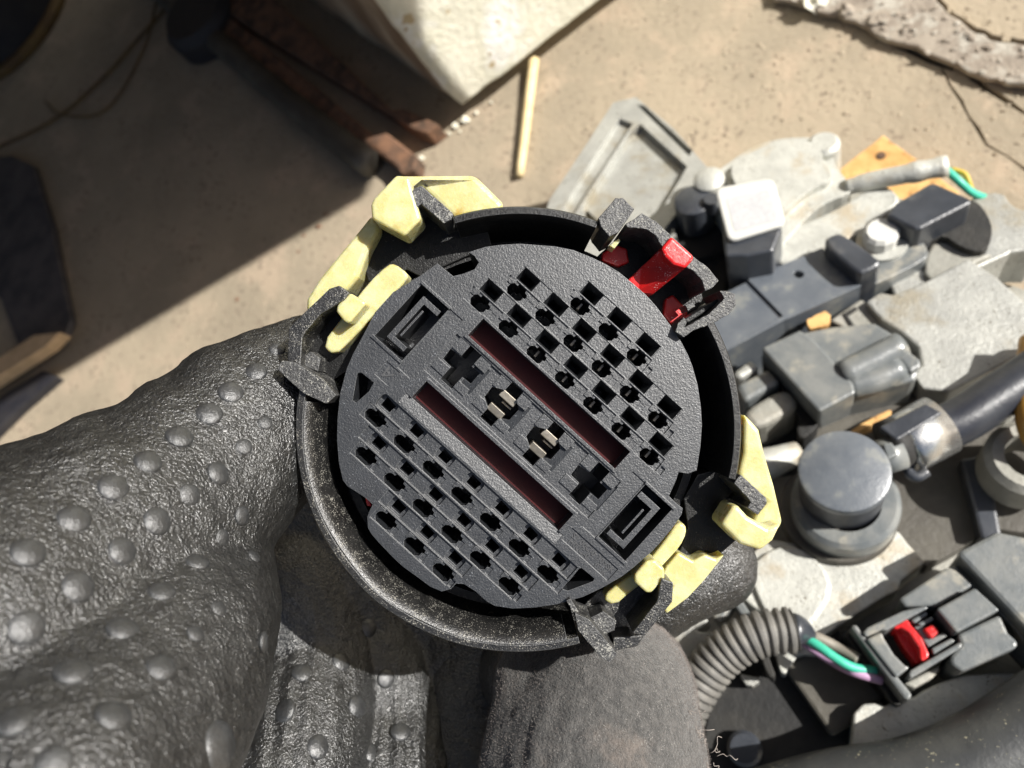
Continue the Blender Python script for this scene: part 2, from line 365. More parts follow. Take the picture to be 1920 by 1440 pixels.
prism('board', GR, [(735, 206), (756, 203), (822, 232), (800, 250), (776, 242), (420, 20), (300, -80), (380, -130)], 13, .3, 'rusty_wood', bev=1,
      label='reddish board with a sunlit end just under the white block corner', cat='board', group='boards under the concrete block')
prism('board', GR, [(700, 252), (722, 246), (782, 292), (776, 318), (752, 326), (738, 306), (380, 60), (250, -40), (320, -60)], 12, .3, 'rusty_wood', bev=1.4,
      label='reddish board with a sunlit orange end, second one out from the white block', cat='board', group='boards under the concrete block')
tube('wooden_pole', catmull([GR.p(696, 308, 9), GR.p(600, 235, 9), (GR.p(470, 130, 9)), GR.p(250, -60, 9)], 6), 8.4, 'oily_brown',
     label='round greyish pole lying in shade with only its pale end sunlit', cat='pole')
tube('straw', catmull([GR.p(1001, 112, 4), GR.p(988, 220, 3), GR.p(974, 330, 2.5)], 6), [3.1 - .07 * i for i in range(13)], 'straw',
     label='short pale yellow straw lying on the concrete below the white block', cat='straw')
blk.data.materials.append(MATS['shade_streak_block'])  # left face: its shade put into a darker colour, plus brown streaks
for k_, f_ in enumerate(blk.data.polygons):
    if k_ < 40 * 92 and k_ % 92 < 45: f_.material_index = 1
tube('old_cable', catmull([GR.p(360, -40, 3), GR.p(262, 70, 3), GR.p(190, 150, 3), GR.p(90, 232, 3), GR.p(-60, 300, 3)], 8), 1.3, 'rust_ring', label='thin yellowish cable curving past the black drum in shade', cat='cable')
tube('old_cable', catmull([GR.p(300, -30, 5), GR.p(270, 90, 4), GR.p(200, 205, 3), GR.p(120, 216, 3), GR.p(84, 190, 3)], 8), .9, 'rust_ring', label='thinner yellowish cable looping back near the black drum', cat='cable')
prism('plank', GR, [(-90, 830), (0, 742), (78, 694), (104, 706), (30, 770), (-50, 850)], 8, .4, 'dark_matter', bev=1, label='black slab in place of the shadow under the plank at the left edge', cat='plank')  # black slab put in for the dark shadow beneath the plank
# rubble along the foot of the block
random.seed(11)
def stone(px, py, r, m, label, grp, h=1, cat='stone'):
    c = GR.p(px, py, h + r * .4); bm = bmesh.new(); bmesh.ops.create_icosphere(bm, subdivisions=2, radius=1)
    s = Vector((random.random() * 9, px, py)); vs = []
    for v in bm.verts:
        d = v.co.copy(); vs.append(c + Vector((d.x * r * 1.2, d.y * r, d.z * r * .7)) * (1 + .9 * mnoise.noise(d * 1.7 + s)))
    fs = [[v.index for v in f.verts] for f in bm.faces]; bm.free()
    return mk('stone', vs, fs, m, label=label, cat=cat, group=grp)
for i, (x, y, r) in enumerate([(854, 236, 1.4), (872, 224, 2.0), (893, 211, 1.0), (842, 250, .9), (862, 246, .6), (921, 192, .8), (790, 296, 1.4)]):
    stone(x, y, r, 'white_block', ['white crumb by the outer board end', 'larger white crumb between the board end and block corner', 'white crumb right at the block corner', 'small white crumb below the first board', 'tiniest white crumb beside the board', 'white crumb furthest right along the block foot', 'white crumb beside the second orange board end'][i], 'white crumbs at the foot of the block')
for i, (x, y, r, l) in enumerate([(1525, 4, 5, 'pale cream stone at the top edge on the broken slab'), (1590, 20, 3.5, 'small grey stone right of the cream one on the broken slab'),
                                   (1650, 38, 3.5, 'pinkish stone lying midway along the broken slab edge')]):
    stone(x, y, r, 'white_block' if i == 0 else 'old_concrete', l, None, h=3)
# shaded things at the left edge
dr = thing('drum', 'black round drum with a rusty yellow foot ring in the shaded upper left corner', 'drum', GR.p(-10, 40, 0))
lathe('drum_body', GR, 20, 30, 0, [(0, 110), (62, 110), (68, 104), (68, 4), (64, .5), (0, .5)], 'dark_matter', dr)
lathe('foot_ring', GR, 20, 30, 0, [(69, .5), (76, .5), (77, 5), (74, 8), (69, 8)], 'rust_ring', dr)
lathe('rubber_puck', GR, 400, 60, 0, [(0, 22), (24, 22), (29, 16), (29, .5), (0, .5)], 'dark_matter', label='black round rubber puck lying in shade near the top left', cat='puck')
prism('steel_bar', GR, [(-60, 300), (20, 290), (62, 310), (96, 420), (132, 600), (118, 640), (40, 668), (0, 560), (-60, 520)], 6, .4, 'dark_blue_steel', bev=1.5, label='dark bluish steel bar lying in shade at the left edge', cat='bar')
prism('plank', GR, [(-120, 740), (0, 668), (62, 628), (112, 622), (100, 634), (84, 650), (0, 704), (-90, 764)], 20, 10, 'pale_wood', bev=1, label='brown wooden plank end catching the sun at the left edge', cat='plank')
wq = [GR.ab(-400, 300, 0), GR.ab(300, -420, 0)]; wa, wb = Vector(wq[0]), Vector(wq[1]); wd = (wb - wa).normalized(); wn = Vector((-wd.y, wd.x)); wn = wn if wn.dot(wa) > 0 else -wn
wc = (wa + wb) / 2 + wn * 80; wp = [wc - wd * 2600, wc + wd * 1500, wc + wd * 1500 + wn * 120, wc - wd * 2600 + wn * 120]
wall = mk('unseen_shade_wall', [GR.w(p.x, p.y, h) for h in (-20, 2600) for p in wp], [[0, 1, 2, 3], [7, 6, 5, 4], [0, 4, 5, 1], [1, 5, 6, 2], [2, 6, 7, 3], [3, 7, 4, 0]], 'oily_brown', kind='structure')  # out of view, added to block sky light from the upper left
WEDGE = [(684, 369), (0, 770), (-900, 1298), (-900, 560), (200, 340), (660, 290), (700, 330)]
sh = G * (415 / math.tan(ELEV))
def slab_at(name, poly, z0, z1, off, m_):
    P = [GR.p(x, y, 0) + off for x, y in poly]; n = len(P)
    return mk(name, [p + UP * z0 for p in P] + [p + UP * z1 for p in P], [list(range(n))[::-1], list(range(n, 2 * n))] + [[i, (i + 1) % n, (i + 1) % n + n, i + n] for i in range(n)], m_, kind='structure')
slab_at('shadow_caster_slab', WEDGE, 415, 427, sh, 'rusty_wood')  # unseen slab, shaped and placed to cast the diagonal shadow edge
slab_at('sky_blocker_slab', [(590, 330), (0, 700), (-500, 980), (-900, 600), (-700, -500), (150, -700), (300, -20)], 400, 430, Vector((0, 0, 0)), 'black_and_shade')  # unseen slab added overhead to darken the shaded ground
random.seed(5)
for i, (x, y, r) in enumerate(((570, 442, 1.0), (598, 425, 1.5), (610, 402, 1.0), (560, 472, 1.0), (445, 562, 1.1))):
    stone(x, y, r, 'rusty_wood', ['brown crumb at the edge of the ground shadow', 'largest brown crumb on the sunlit strip left of the clip', 'brown crumb in shade above the largest one', 'brown crumb below the shadow edge', 'brown crumb nearest the glove'][i], 'brown crumbs on the sunlit concrete strip', h=-.4, cat='crumb')

# ================================================================ ENGINE
eng = thing('engine', 'dirty cast alloy engine with black plastic fittings lying on the concrete behind the hand', 'engine', EN.p(1600, 800, -30))
E = lambda name, poly, h1, h0, m, **kw: prism(name, EN, poly, h1, h0, m, parent=kw.pop('parent', eng), **kw)
# grey alloy core under everything
E('engine_block', roughen([(1290, 380), (1390, 330), (1560, 330), (1760, 400), (1860, 520), (1990, 560), (2100, 1000), (2100, 1700), (1180, 1700), (1170, 1250), (1230, 1000), (1280, 620)], 5, 60), -24, -48, 'grey_alloy', bev=1)
# A: cast cover, upper left
terrace('cast_cover', EN, [(1000, 470), (1030, 375), (1100, 270), (1150, 192), (1192, 182), (1262, 240), (1330, 318), (1338, 345), (1290, 372), (1208, 478), (1190, 560), (1020, 560)],
        [([(1162, 222), (1186, 232), (1100, 362), (1066, 420), (1046, 452), (1030, 440), (1080, 348), (1150, 238)], lambda a, b: -2.5),
         ([(1200, 232), (1288, 312), (1276, 334), (1200, 460), (1100, 430), (1092, 385), (1178, 250)], -4.),
         ([(1194, 196), (1208, 198), (1298, 282), (1292, 292)], -9), ([(1096, 382), (1140, 424), (1136, 434), (1090, 392)], -9)], -22, 'cast_alloy', eng, bev=1.0, seg=3)
E('cover_shadow_gap', [(1208, 478), (1292, 372), (1326, 352), (1370, 400), (1360, 470), (1255, 500), (1200, 560)], -8, -24, 'black_and_shade')  # black filler, shade between cover and sensor put into its colour
# B: round cover
terrace('round_cover', EN, smooth_poly([(1340, 366), (1312, 342), (1330, 318), (1360, 300), (1400, 270), (1450, 250), (1515, 246), (1548, 250), (1566, 272), (1562, 296), (1588, 326), (1604, 350), (1540, 372), (1490, 420), (1450, 470), (1400, 460), (1370, 420)], 2),
        [(smooth_poly([(1362, 322), (1400, 292), (1450, 270), (1510, 264), (1536, 278), (1544, 306), (1566, 338), (1520, 356), (1470, 400), (1440, 420), (1400, 380)], 2), 11.)], -24, 'white_alloy', eng, bev=1.4, href=10, base=7., seg=3)
lathe('bolt_boss', EN, 1544, 272, 9, [(0, 2), (4.5, 2), (6, .5), (7, -14), (0, -14)], 'white_alloy', eng, seg=24)
lathe('bolt_boss', EN, 1330, 340, 8, [(0, 3), (4, 3), (6, 1.5), (6.5, -14), (0, -14)], 'white_alloy', eng, seg=24)
# hollow between round cover and bar
E('inner_cavity', [(1450, 470), (1490, 402), (1540, 372), (1600, 352), (1650, 350), (1600, 400), (1480, 470)], -8, -24, 'grey_alloy')
tube('alloy_web', [EN.p(1556, 352, 0), EN.p(1520, 420, -6)], 1.2, 'cast_alloy', eng)
# C: alloy pipe with crumpled end
pp = catmull([EN.p(1585, 352, 6), EN.p(1640, 338, 8), EN.p(1700, 326, 10), EN.p(1776, 311, 11)], 6)
random.seed(2)
tube('alloy_pipe', pp, [3.4 + (.5 * random.random() if i > 12 else 0) - (.5 if i < 3 else 0) for i in range(len(pp))], 'white_alloy', eng, seg=16)
# F: alloy bar
E('alloy_bar', smooth_poly([(1446, 468), (1478, 430), (1560, 396), (1640, 346), (1668, 348), (1690, 372), (1678, 392), (1560, 470), (1500, 500), (1462, 498)], 1), 6, -20, 'white_alloy', bev=1.2)
E('alloy_ear', smooth_poly([(1812, 370), (1880, 356), (1896, 384), (1924, 396), (1960, 400), (1960, 470), (1900, 470), (1880, 482), (1790, 520), (1750, 540), (1700, 548), (1680, 560), (1668, 530), (1672, 470), (1740, 440), (1830, 470), (1850, 440), (1824, 400)], 1), -2, -22, 'cast_alloy', bev=1)
# H: big black socket
sk = E('black_socket', smooth_poly([(1740, 452), (1772, 420), (1815, 372), (1835, 380), (1852, 402), (1862, 430), (1855, 462), (1838, 474), (1800, 462), (1770, 440), (1745, 452)], 1), 3, -20, 'black_and_shade', bev=.8)
E('socket_cap', [(1662, 402), (1680, 380), (1742, 344), (1752, 342), (1820, 372), (1822, 380), (1728, 428), (1716, 430)], 14, -8, 'engine_black', bev=1.0)
# G: black bracket rail
terrace('bracket_rail', EN, [(1250, 640), (1330, 560), (1400, 525), (1542, 464), (1604, 520), (1614, 536), (1480, 596), (1470, 600), (1300, 690)],
        [([(1250, 640), (1330, 560), (1400, 522), (1468, 592), (1300, 690)], 6.8), (smooth_poly([(1484, 512), (1497, 506), (1511, 514), (1498, 524)], 2), -3.)], -24, 'dusty_rail', eng, href=8, base=8., bev=.5)
E('rail_post', smooth_poly([(1540, 452), (1562, 438), (1580, 436), (1650, 486), (1652, 496), (1620, 512), (1606, 512)], 1), 15, -14, 'engine_black', bev=1.2)
terrace('bolt_bracket', EN, smooth_poly([(1600, 470), (1640, 426), (1674, 404), (1690, 430), (1722, 440), (1742, 470), (1738, 486), (1650, 530), (1622, 536)], 1), [], -20, 'engine_grey', eng, href=4, base=4., bev=.8)
lathe('bolt', EN, 1654, 452, 5, [(0, .5), (8.5, .5), (8.5, -2), (0, -2)], 'white_alloy', eng, seg=28)
lathe('bolt', EN, 1652, 438, 9, [(0, 2), (4.8, 2), (6.0, .8), (6.0, -5), (0, -5)], 'white_plastic', eng, seg=12, smooth=False)
E('cable_hump', smooth_poly([(1735, 486), (1752, 448), (1800, 462), (1840, 476), (1870, 474), (1800, 506), (1756, 524), (1734, 520)], 1), 0, -20, 'grey_alloy', bev=1)
# J: flat alloy plate
terrace('flat_plate', EN, [(1624, 566), (1652, 548), (1674, 552), (1730, 530), (1816, 484), (1870, 520), (1922, 566), (2010, 640), (1922, 650), (1908, 672), (1780, 734), (1730, 728), (1712, 700), (1728, 684), (1722, 650), (1690, 622), (1654, 600)],
        [], -14, 'cast_alloy', eng, href=4, base=4., bev=.8)
E('plate_lip', [(1556, 600), (1614, 560), (1624, 566), (1654, 600), (1690, 624), (1620, 636)], 1, -16, 'grey_alloy', bev=.8)
E('plate_notch', [(1580, 588), (1604, 574), (1608, 580), (1590, 592), (1604, 612), (1596, 614)], 1.6, -4, 'black_and_shade', bev=.2)
# K: grey plastic housing
hs = thing('plastic_housing', 'dusty grey plastic housing with rounded ribs in the middle of the engine', 'housing', EN.p(1560, 700, 0))
Hh = lambda name, poly, h1, h0, m='engine_grey', **kw: prism(name, EN, poly, h1, h0, m, parent=hs, **kw)
Hh('body', [(1430, 655), (1508, 622), (1560, 612), (1640, 604), (1700, 640), (1724, 690), (1716, 712), (1600, 740), (1536, 768)], 10, -16, bev=1.2)
Hh('front_panel', [(1428, 652), (1500, 618), (1530, 640), (1600, 718), (1604, 736), (1536, 772)], 14.5, 4, bev=.8)
tube('rib', catmull([EN.p(1576, 706, 11.5), EN.p(1640, 674, 11.5), EN.p(1690, 648, 11.5)], 4), 4.6, 'engine_grey', hs, seg=18)
tube('rib', catmull([EN.p(1590, 724, 9.5), EN.p(1640, 712, 9.5), EN.p(1688, 690, 9.5)], 4), 4.4, 'engine_grey', hs, seg=18)
Hh('end_lug', [(1676, 660), (1694, 650), (1726, 674), (1727, 686), (1706, 698)], 13, -4, 'engine_grey', bev=.9)
Hh('seal', smooth_poly([(1424, 668), (1436, 662), (1538, 776), (1530, 806), (1500, 826), (1492, 800), (1504, 784)], 1), 3, -20, 'black_and_shade', bev=.8)
Hh('plug_rib', [(1372, 700), (1408, 672), (1424, 690), (1386, 712)], 8, -14, 'cast_alloy', bev=1.5)
Hh('plug_rib', [(1380, 722), (1440, 690), (1464, 716), (1396, 754)], 8, -14, 'engine_grey', bev=1.5)
Hh('plug_rib', smooth_poly([(1390, 772), (1470, 724), (1492, 744), (1496, 764), (1416, 806), (1404, 790)], 1), 7, -16, 'grey_alloy', bev=2)
E('dark_gap', [(1400, 812), (1500, 766), (1530, 790), (1520, 860), (1440, 870)], -10, -26, 'black_and_shade')
E('side_wall', [(1534, 776), (1720, 704), (1735, 740), (1700, 760), (1580, 850), (1520, 850), (1524, 812)], -6, -24, 'oily_brown', bev=.5)
E('pale_strip', smooth_poly([(1590, 808), (1666, 766), (1674, 772), (1664, 784), (1620, 806), (1592, 816)], 1), -1, -8, 'chip_wood', bev=.4)
# M: cylinder with cap
cy = thing('capped_cylinder', 'short black cylinder with a flat bluish grey top standing on a round base', 'cylinder', EN.p(1575, 940, -4))
lathe('cap', EN, 1583, 882, 30, [(0, .4), (11.2, .4), (12.0, 0), (12.2, -.8), (12.2, -3), (0, -3)], 'dusty_rail', cy, seg=64)
lathe('barrel', EN, 1583, 882, 26.8, [(0, 0), (12.0, 0), (12.0, -17), (0, -17)], 'rubber_hose', cy, seg=64)
lathe('base_ring', EN, 1585, 940, 8, [(10, 2), (13.8, 2), (15.2, .8), (15.6, -1.5), (15.6, -7), (10, -7)], 'engine_grey', cy, seg=64)
lathe('base_flange', EN, 1572, 956, 0, [(0, 1), (16.6, 1), (17.2, -.5), (17.2, -7), (0, -7)], 'oily_brown', cy, seg=48)
tube('side_neck', [EN.p(1640, 862, 18), EN.p(1690, 846, 18)], 5.2, 'engine_grey', cy, seg=20)
prism('neck_block', EN, [(1655, 832), (1672, 828), (1684, 852), (1664, 862)], 24, 14, 'engine_grey', cy, bev=.5)
# L: bright metal sleeve with hose
sl = thing('hose_fitting', 'bright steel clamp sleeve joined to a blue black hose beside the capped cylinder', 'fitting', EN.p(1700, 820, 8))
tube('collar', [EN.p(1662, 838, 16), EN.p(1690, 826, 16)], 7.8, 'black_and_shade', sl, seg=28)
tube('steel_sleeve', [EN.p(1690, 836, 14), EN.p(1700, 830, 14), EN.p(1762, 796, 14)], [8.6, 9.2, 9.2], 'shiny_steel', sl, seg=36)
prism('top_plate', EN, [(1648, 800), (1736, 756), (1768, 774), (1682, 826)], 24, 20, 'engine_black', sl, bev=.6)
tube('hose', catmull([EN.p(1740, 812, 13), EN.p(1794, 792, 13), EN.p(1858, 752, 13), EN.p(1925, 708, 13), EN.p(2010, 650, 13)], 6), [8] * 3 + [6.8] * 22, 'rubber_hose', sl, seg=28)
tube('wire_clip', catmull([EN.p(1712, 852, 12), EN.p(1704, 882, 12), EN.p(1718, 894, 12), EN.p(1738, 884, 12)], 5), 1.6, 'engine_black', sl)
E('pale_bracket', smooth_poly([(1838, 780), (1904, 760), (1906, 782), (1842, 790)], 1), 6, 0, 'white_alloy', bev=.8)
lathe('union_ring', EN, 1925, 868, 0, [(7, 6), (10, 6), (12, 4), (12, -8), (7, -8)], 'grey_alloy', eng, seg=36)
tube('amber_hose', catmull([EN.p(1938, 640, 12), EN.p(1930, 720, 14), EN.p(1936, 800, 14), EN.p(1970, 860, 8)], 5), 4, 'amber', label='amber tube end at the right edge beside the flat alloy plate', cat='tube')
E('dark_well', roughen([(1560, 1000), (1700, 860), (1800, 780), (2000, 760), (2000, 1010), (1860, 990), (1740, 1060)], 3, 40), -14, -30, 'oily_brown')
E('upright_web', [(1800, 860), (1850, 850), (1880, 1010), (1840, 1010)], -8, -24, 'engine_black', bev=1)
tube('pale_pipe', catmull([EN.p(1400, 880, 2), EN.p(1450, 866, 2), EN.p(1496, 848, 0)], 4), [6.5, 6, 5.6, 5.2, 5, 4.6, 4.4, 4, 3.6], 'white_alloy', eng, seg=20)
# N: white alloy plate
terrace('white_plate', EN, roughen([(1385, 1060), (1440, 1010), (1560, 1030), (1650, 976), (1672, 985), (1736, 1054), (1690, 1088), (1686, 1106), (1640, 1130), (1500, 1220), (1470, 1210), (1440, 1160), (1392, 1120)], 1.5, 20),
        [(smooth_poly([(1400, 1070), (1450, 1028), (1500, 1028), (1540, 1060), (1560, 1110), (1520, 1170), (1480, 1200), (1440, 1160)], 1), -.4)], -18, 'white_alloy', eng, href=-2, base=-2., bev=.8)
E('lower_plate', roughen([(1600, 1338), (1618, 1320), (1640, 1318), (1655, 1326), (1700, 1310), (1760, 1280), (1800, 1268), (1880, 1262), (1904, 1262), (1896, 1286), (1840, 1330), (1760, 1400), (1640, 1450), (1596, 1400)], 2, 14), 0, -18, 'white_alloy', bev=.6)
E('shade_shelf', roughen([(1340, 1240), (1480, 1200), (1560, 1160), (1650, 1300), (1600, 1340), (1600, 1440), (1440, 1500), (1300, 1500)], 2, 30), -12, -30, 'black_and_shade', bev=.8)
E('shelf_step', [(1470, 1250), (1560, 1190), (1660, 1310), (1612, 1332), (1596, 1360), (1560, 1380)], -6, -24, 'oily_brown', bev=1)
lathe('sunken_bolt', EN, 1396, 1404, -9, [(0, 2), (4, 2), (5, 1), (5, -4), (0, -4)], 'engine_black', eng, seg=24)
# U: grey bracket behind the finger
E('forked_bracket', smooth_poly([(1225, 1200), (1250, 1176), (1300, 1158), (1330, 1160), (1322, 1172), (1300, 1184), (1340, 1186), (1344, 1196), (1290, 1236), (1250, 1262), (1215, 1300), (1190, 1260)], 1), 4, -6, 'cast_alloy', bev=1)
E('thin_frame', [(1336, 1158), (1370, 1112), (1380, 1108), (1424, 1176), (1412, 1186), (1376, 1132), (1350, 1168)], 2, -8, 'engine_grey', bev=.6)
# sensor with white cap
sn = thing('sensor', 'black round sensor body carrying a square white plastic cap', 'sensor', EN.p(1380, 430, -10))
S_ = lambda name, poly, h1, h0, m, **kw: prism(name, EN, poly, h1, h0, m, parent=sn, **kw)
def rrect(P, r):
    out = []
    for i, p in enumerate(P):
        a = Vector(P[i - 1]); b = Vector(p); c = Vector(P[(i + 1) % len(P)])
        d1 = (a - b).normalized() * r; d2 = (c - b).normalized() * r
        for t in (0, .25, .5, .75, 1):
            q = (b + d1) * (1 - t) ** 2 + b * 2 * t * (1 - t) + (b + d2) * t * t; out.append(tuple(q))
    return out
S_('white_cap', rrect([(1340, 352), (1450, 332), (1474, 420), (1366, 453)], 16), 24, 22.2, 'white_plastic', bev=.7)
S_('label_panel', rrect([(1362, 372), (1440, 356), (1458, 412), (1378, 434)], 6), 24.12, 23.5, 'grey_print', bev=0)
S_('body', [(1350, 380), (1450, 360), (1466, 430), (1450, 470), (1400, 480), (1360, 480)], 22, -14, 'engine_black', bev=1)
lathe('plug_disc', EN, 1299, 375, 8, [(0, .6), (6.2, .6), (7.2, 0), (7.4, -4), (7.4, -14), (0, -14)], 'engine_black', sn, seg=36)
lathe('plug_knob', EN, 1334, 374, 10, [(0, .6), (2.8, .6), (3.2, -6), (0, -6)], 'engine_black', sn, seg=20)
lathe('side_knob', EN, 1466, 350, 6, [(0, 1), (4.5, 1), (5, -8), (0, -8)], 'engine_black', sn, seg=24)
E('sensor_seat', [(1270, 400), (1350, 400), (1370, 480), (1360, 560), (1280, 600), (1240, 500)], -12, -26, 'black_and_shade', bev=1)
lathe('seat_screw', EN, 1297, 424, -6, [(0, 2), (2.4, 2), (3, 1), (3, -6), (0, -6)], 'grey_alloy', eng, seg=20)
E('seat_fin', smooth_poly([(1255, 432), (1266, 424), (1268, 470), (1258, 474)], 1), -2, -14, 'cast_alloy', bev=.5)
prism('wood_chip', EN, smooth_poly([(1408, 462), (1436, 452), (1440, 460), (1412, 476)], 1), -2, -5, 'pale_wood', bev=.4, label='tiny pale chip lying below the white sensor cap', cat='wood chip')
prism('wood_chip', EN, smooth_poly([(1380, 490), (1428, 494), (1430, 504), (1382, 500)], 1), -1, -4, 'pale_wood', bev=.4, label='pale pinkish chip lying between the sensor and the black rail', cat='wood chip')
prism('leaf_chip', EN, roughen([(1512, 598), (1546, 582), (1558, 590), (1556, 604), (1540, 612), (1518, 616)], 2, 8), 6, 3, 'chip_wood', bev=.3, label='crumpled orange dry leaf fragment caught beside the black rail', cat='leaf')
# D: orange board under the engine
ob_ = prism('orange_board', GR, roughen([(1545, 340), (1656, 252), (1722, 300), (1800, 360), (1760, 420), (1600, 430)], 1.2, 20), 22, 3, 'chip_wood', bev=.8, label='orange wooden board with a nail hole poking out under the alloy pipe', cat='board')
prism('orange_board', EN, [(1826, 500), (1892, 458), (1904, 464), (1896, 484), (1850, 506)], -18, -30, 'chip_wood', bev=.8, label='orange wooden board end under the engine near the right edge', cat='board')
lathe('knot', GR, 1652, 292, 22, [(0, .4), (1.8, .4), (2.0, -1), (0, -1)], 'rusty_wood', ob_, seg=16)
tube('green_wire', catmull([EN.p(1774, 318, 6), EN.p(1800, 342, 4), EN.p(1824, 362, 0), EN.p(1850, 372, -4)], 6), 1.4, 'wire_green', label='dark green wire looping past the alloy pipe end', cat='wire')
tube('yellow_wire', catmull([EN.p(1784, 318, 4), EN.p(1808, 326, 4), EN.p(1818, 346, 2), EN.p(1822, 366, -2)], 6), 1.0, 'wire_yellow', label='yellow wire beside the green one at the alloy pipe end', cat='wire')
# S: big hose bottom right
tube('coolant_hose', catmull([EN.p(1380, 1550, 14), EN.p(1560, 1500, 14), (EN.p(1720, 1474, 14)), EN.p(1860, 1418, 14), EN.p(2040, 1300, 14)], 8), 11.5, 'hose_grey', seg=36,
     label='thick dark grey hose sweeping across the bottom right corner', cat='hose')
E('hose_bed', [(1760, 1400), (1900, 1290), (2000, 1180), (2100, 1300), (2000, 1500)], -8, -24, 'black_and_shade')
# O: plugged connector with red lock
pc = thing('wiring_plug', 'grey plastic wiring plug with a red lock slide and three wires entering it', 'wiring plug', EN.p(1720, 1180, 0))
Pp = lambda name, poly, h1, h0, m='engine_grey', **kw: prism(name, EN, poly, h1, h0, m, parent=pc, **kw)
def q2(x, y): return (1560 + x / 5.142, 1060 + y / 5.142)
Q = lambda P: [q2(*p) for p in P]
Pp('shell_side', Q([(650, 320), (1120, 10), (1190, 40), (1370, 190), (1010, 400), (980, 390), (700, 400)]), 12, -10, bev=1)
Pp('shell_middle', Q([(1010, 420), (1380, 215), (1620, 430), (1200, 650)]), 15.5, -6, bev=.6)
Pp('shell_side', Q([(1210, 665), (1620, 470), (1700, 650), (1800, 740), (1780, 800), (1250, 1030), (1150, 960), (1140, 890), (1240, 750)]), 12, -10, bev=1.4)
Pp('rear_flange', Q([(1120, 20), (1200, 0), (1851, 680), (1851, 740), (1640, 450)]), 8, -12, 'engine_grey', bev=.6)
Pp('seal', Q([(1190, -60), (1270, -60), (1900, 560), (1900, 680)]), 4, -14, 'black_and_shade', bev=.4)
Pp('wire_cover', Q([(180, 590), (230, 560), (300, 660), (780, 1250), (740, 1310), (690, 1280)]), 12, -10, 'engine_grey', bev=.8)
Pp('rear_wall', Q([(120, 660), (185, 600), (700, 1300), (650, 1370), (580, 1330), (430, 1100)]), 3, -14, 'black_and_shade', bev=.8)
Pp('frame_bar', Q([(300, 650), (340, 600), (680, 440), (900, 390), (930, 410), (740, 510), (520, 630), (480, 620), (330, 690)]), 13, -6, bev=.5)
Pp('frame_bar', Q([(330, 710), (480, 640), (500, 700), (600, 860), (700, 960), (750, 985), (620, 1085)]), 13, -6, bev=.6)
Pp('frame_bar', Q([(760, 1010), (1230, 740), (1260, 760), (1240, 800), (760, 1090), (740, 1050)]), 12, -6, bev=.6)
Pp('frame_bar', Q([(690, 1140), (1040, 960), (1030, 1020), (970, 1090), (790, 1190)]), 6, -10, 'grey_alloy', bev=1)
Pp('latch_bed', Q([(480, 680), (560, 600), (900, 400), (1210, 660), (1210, 720), (780, 990), (680, 980)]), -2, -12, 'black_and_shade', bev=.2)
random.seed(1)
Pp('lock_slide', Q([(590, 590), (660, 560), (700, 510), (740, 530), (760, 570), (870, 700), (935, 850), (930, 890), (870, 930), (850, 900), (840, 800), (740, 650), (660, 600), (610, 620)]), 11, 1, 'red_plastic', bev=.5)
Pp('lock_back', Q([(600, 620), (660, 600), (745, 660), (845, 810), (855, 910), (810, 950), (700, 800)]), 5, -3, 'red_plastic', bev=.2)
Pp('lock_tab', Q([(880, 610), (980, 565), (1040, 640), (960, 710)]), 12, 2, 'red_plastic', bev=.5)
Pp('lock_core', Q([(790, 590), (900, 560), (880, 610), (960, 705), (1080, 640), (1110, 680), (930, 790)]), 10, -2, bev=.4)
for P in ([(760, 530), (900, 440), (930, 470), (800, 560)], [(820, 560), (960, 490), (990, 520), (860, 590)], [(960, 800), (1150, 700), (1190, 730), (980, 860)]):
    Pp('latch_finger', Q(P), 11, 0, bev=.4)
# end box of the plug
Pp('mating_socket', [(1796, 1034), (1870, 996), (1940, 1010), (2040, 1100), (2040, 1300), (1925, 1178), (1890, 1140), (1800, 1044)], 15, -14, 'engine_grey', bev=1.2)
for nm, P, r, m, lab in (('green_wire', [(1488, 1186, 6), (1530, 1208, 9), (1570, 1236, 9), (1602, 1252, 8), (1642, 1258, 6)], 1.3, 'wire_green', 'bright green wire running from the ribbed conduit into the plug'),
                         ('grey_wire', [(1484, 1180, 6), (1530, 1194, 7), (1570, 1214, 6), (1610, 1236, 7)], 1.5, 'wire_grey', 'grey wire running just above the bright green one'),
                         ('violet_wire', [(1500, 1200, 2), (1560, 1240, 2), (1600, 1260, 7), (1654, 1276, 6)], 1.25, 'wire_violet', 'pale violet wire just below the bright green one')):
    tube(nm, catmull([EN.p(*p) for p in P], 8), r, m, label=lab, cat='wire')
# P: corrugated conduit
cpts = catmull([EN.p(1272, 1360, 4), EN.p(1300, 1300, 6), EN.p(1350, 1232, 9), EN.p(1415, 1192, 11), EN.p(1490, 1180, 10)], 60)
L_ = [0]
for i in range(1, len(cpts)): L_.append(L_[-1] + (cpts[i] - cpts[i - 1]).length)
rr_ = []
for s in L_:
    t = (s / 2.55) % 1.0; rr_.append(6.55 if .28 < t < .78 else (5.5 if t < .2 or t > .86 else 6.1))
tube('ribbed_conduit', cpts, rr_, 'conduit_plastic', seg=28, label='dusty grey ribbed conduit curving out from behind the gloved finger', cat='conduit')
tube('taped_bundle', catmull([EN.p(1484, 1182, 9), EN.p(1504, 1186, 8), EN.p(1524, 1198, 7)], 4), [5, 5, 4.8, 4.4, 4, 3.4, 3, 2.4, 2], 'engine_black', label='short black taped wire bundle leaving the ribbed conduit', cat='wire bundle')
E('clip_leg', smooth_poly([(1420, 1210), (1434, 1206), (1444, 1240), (1456, 1270), (1440, 1270)], 1), 3, -8, 'black_and_shade', bev=.4)
E('pale_fin', smooth_poly([(1427, 1216), (1436, 1218), (1442, 1240), (1440, 1262), (1434, 1256)], 1), 0, -10, 'cast_alloy', bev=.3)
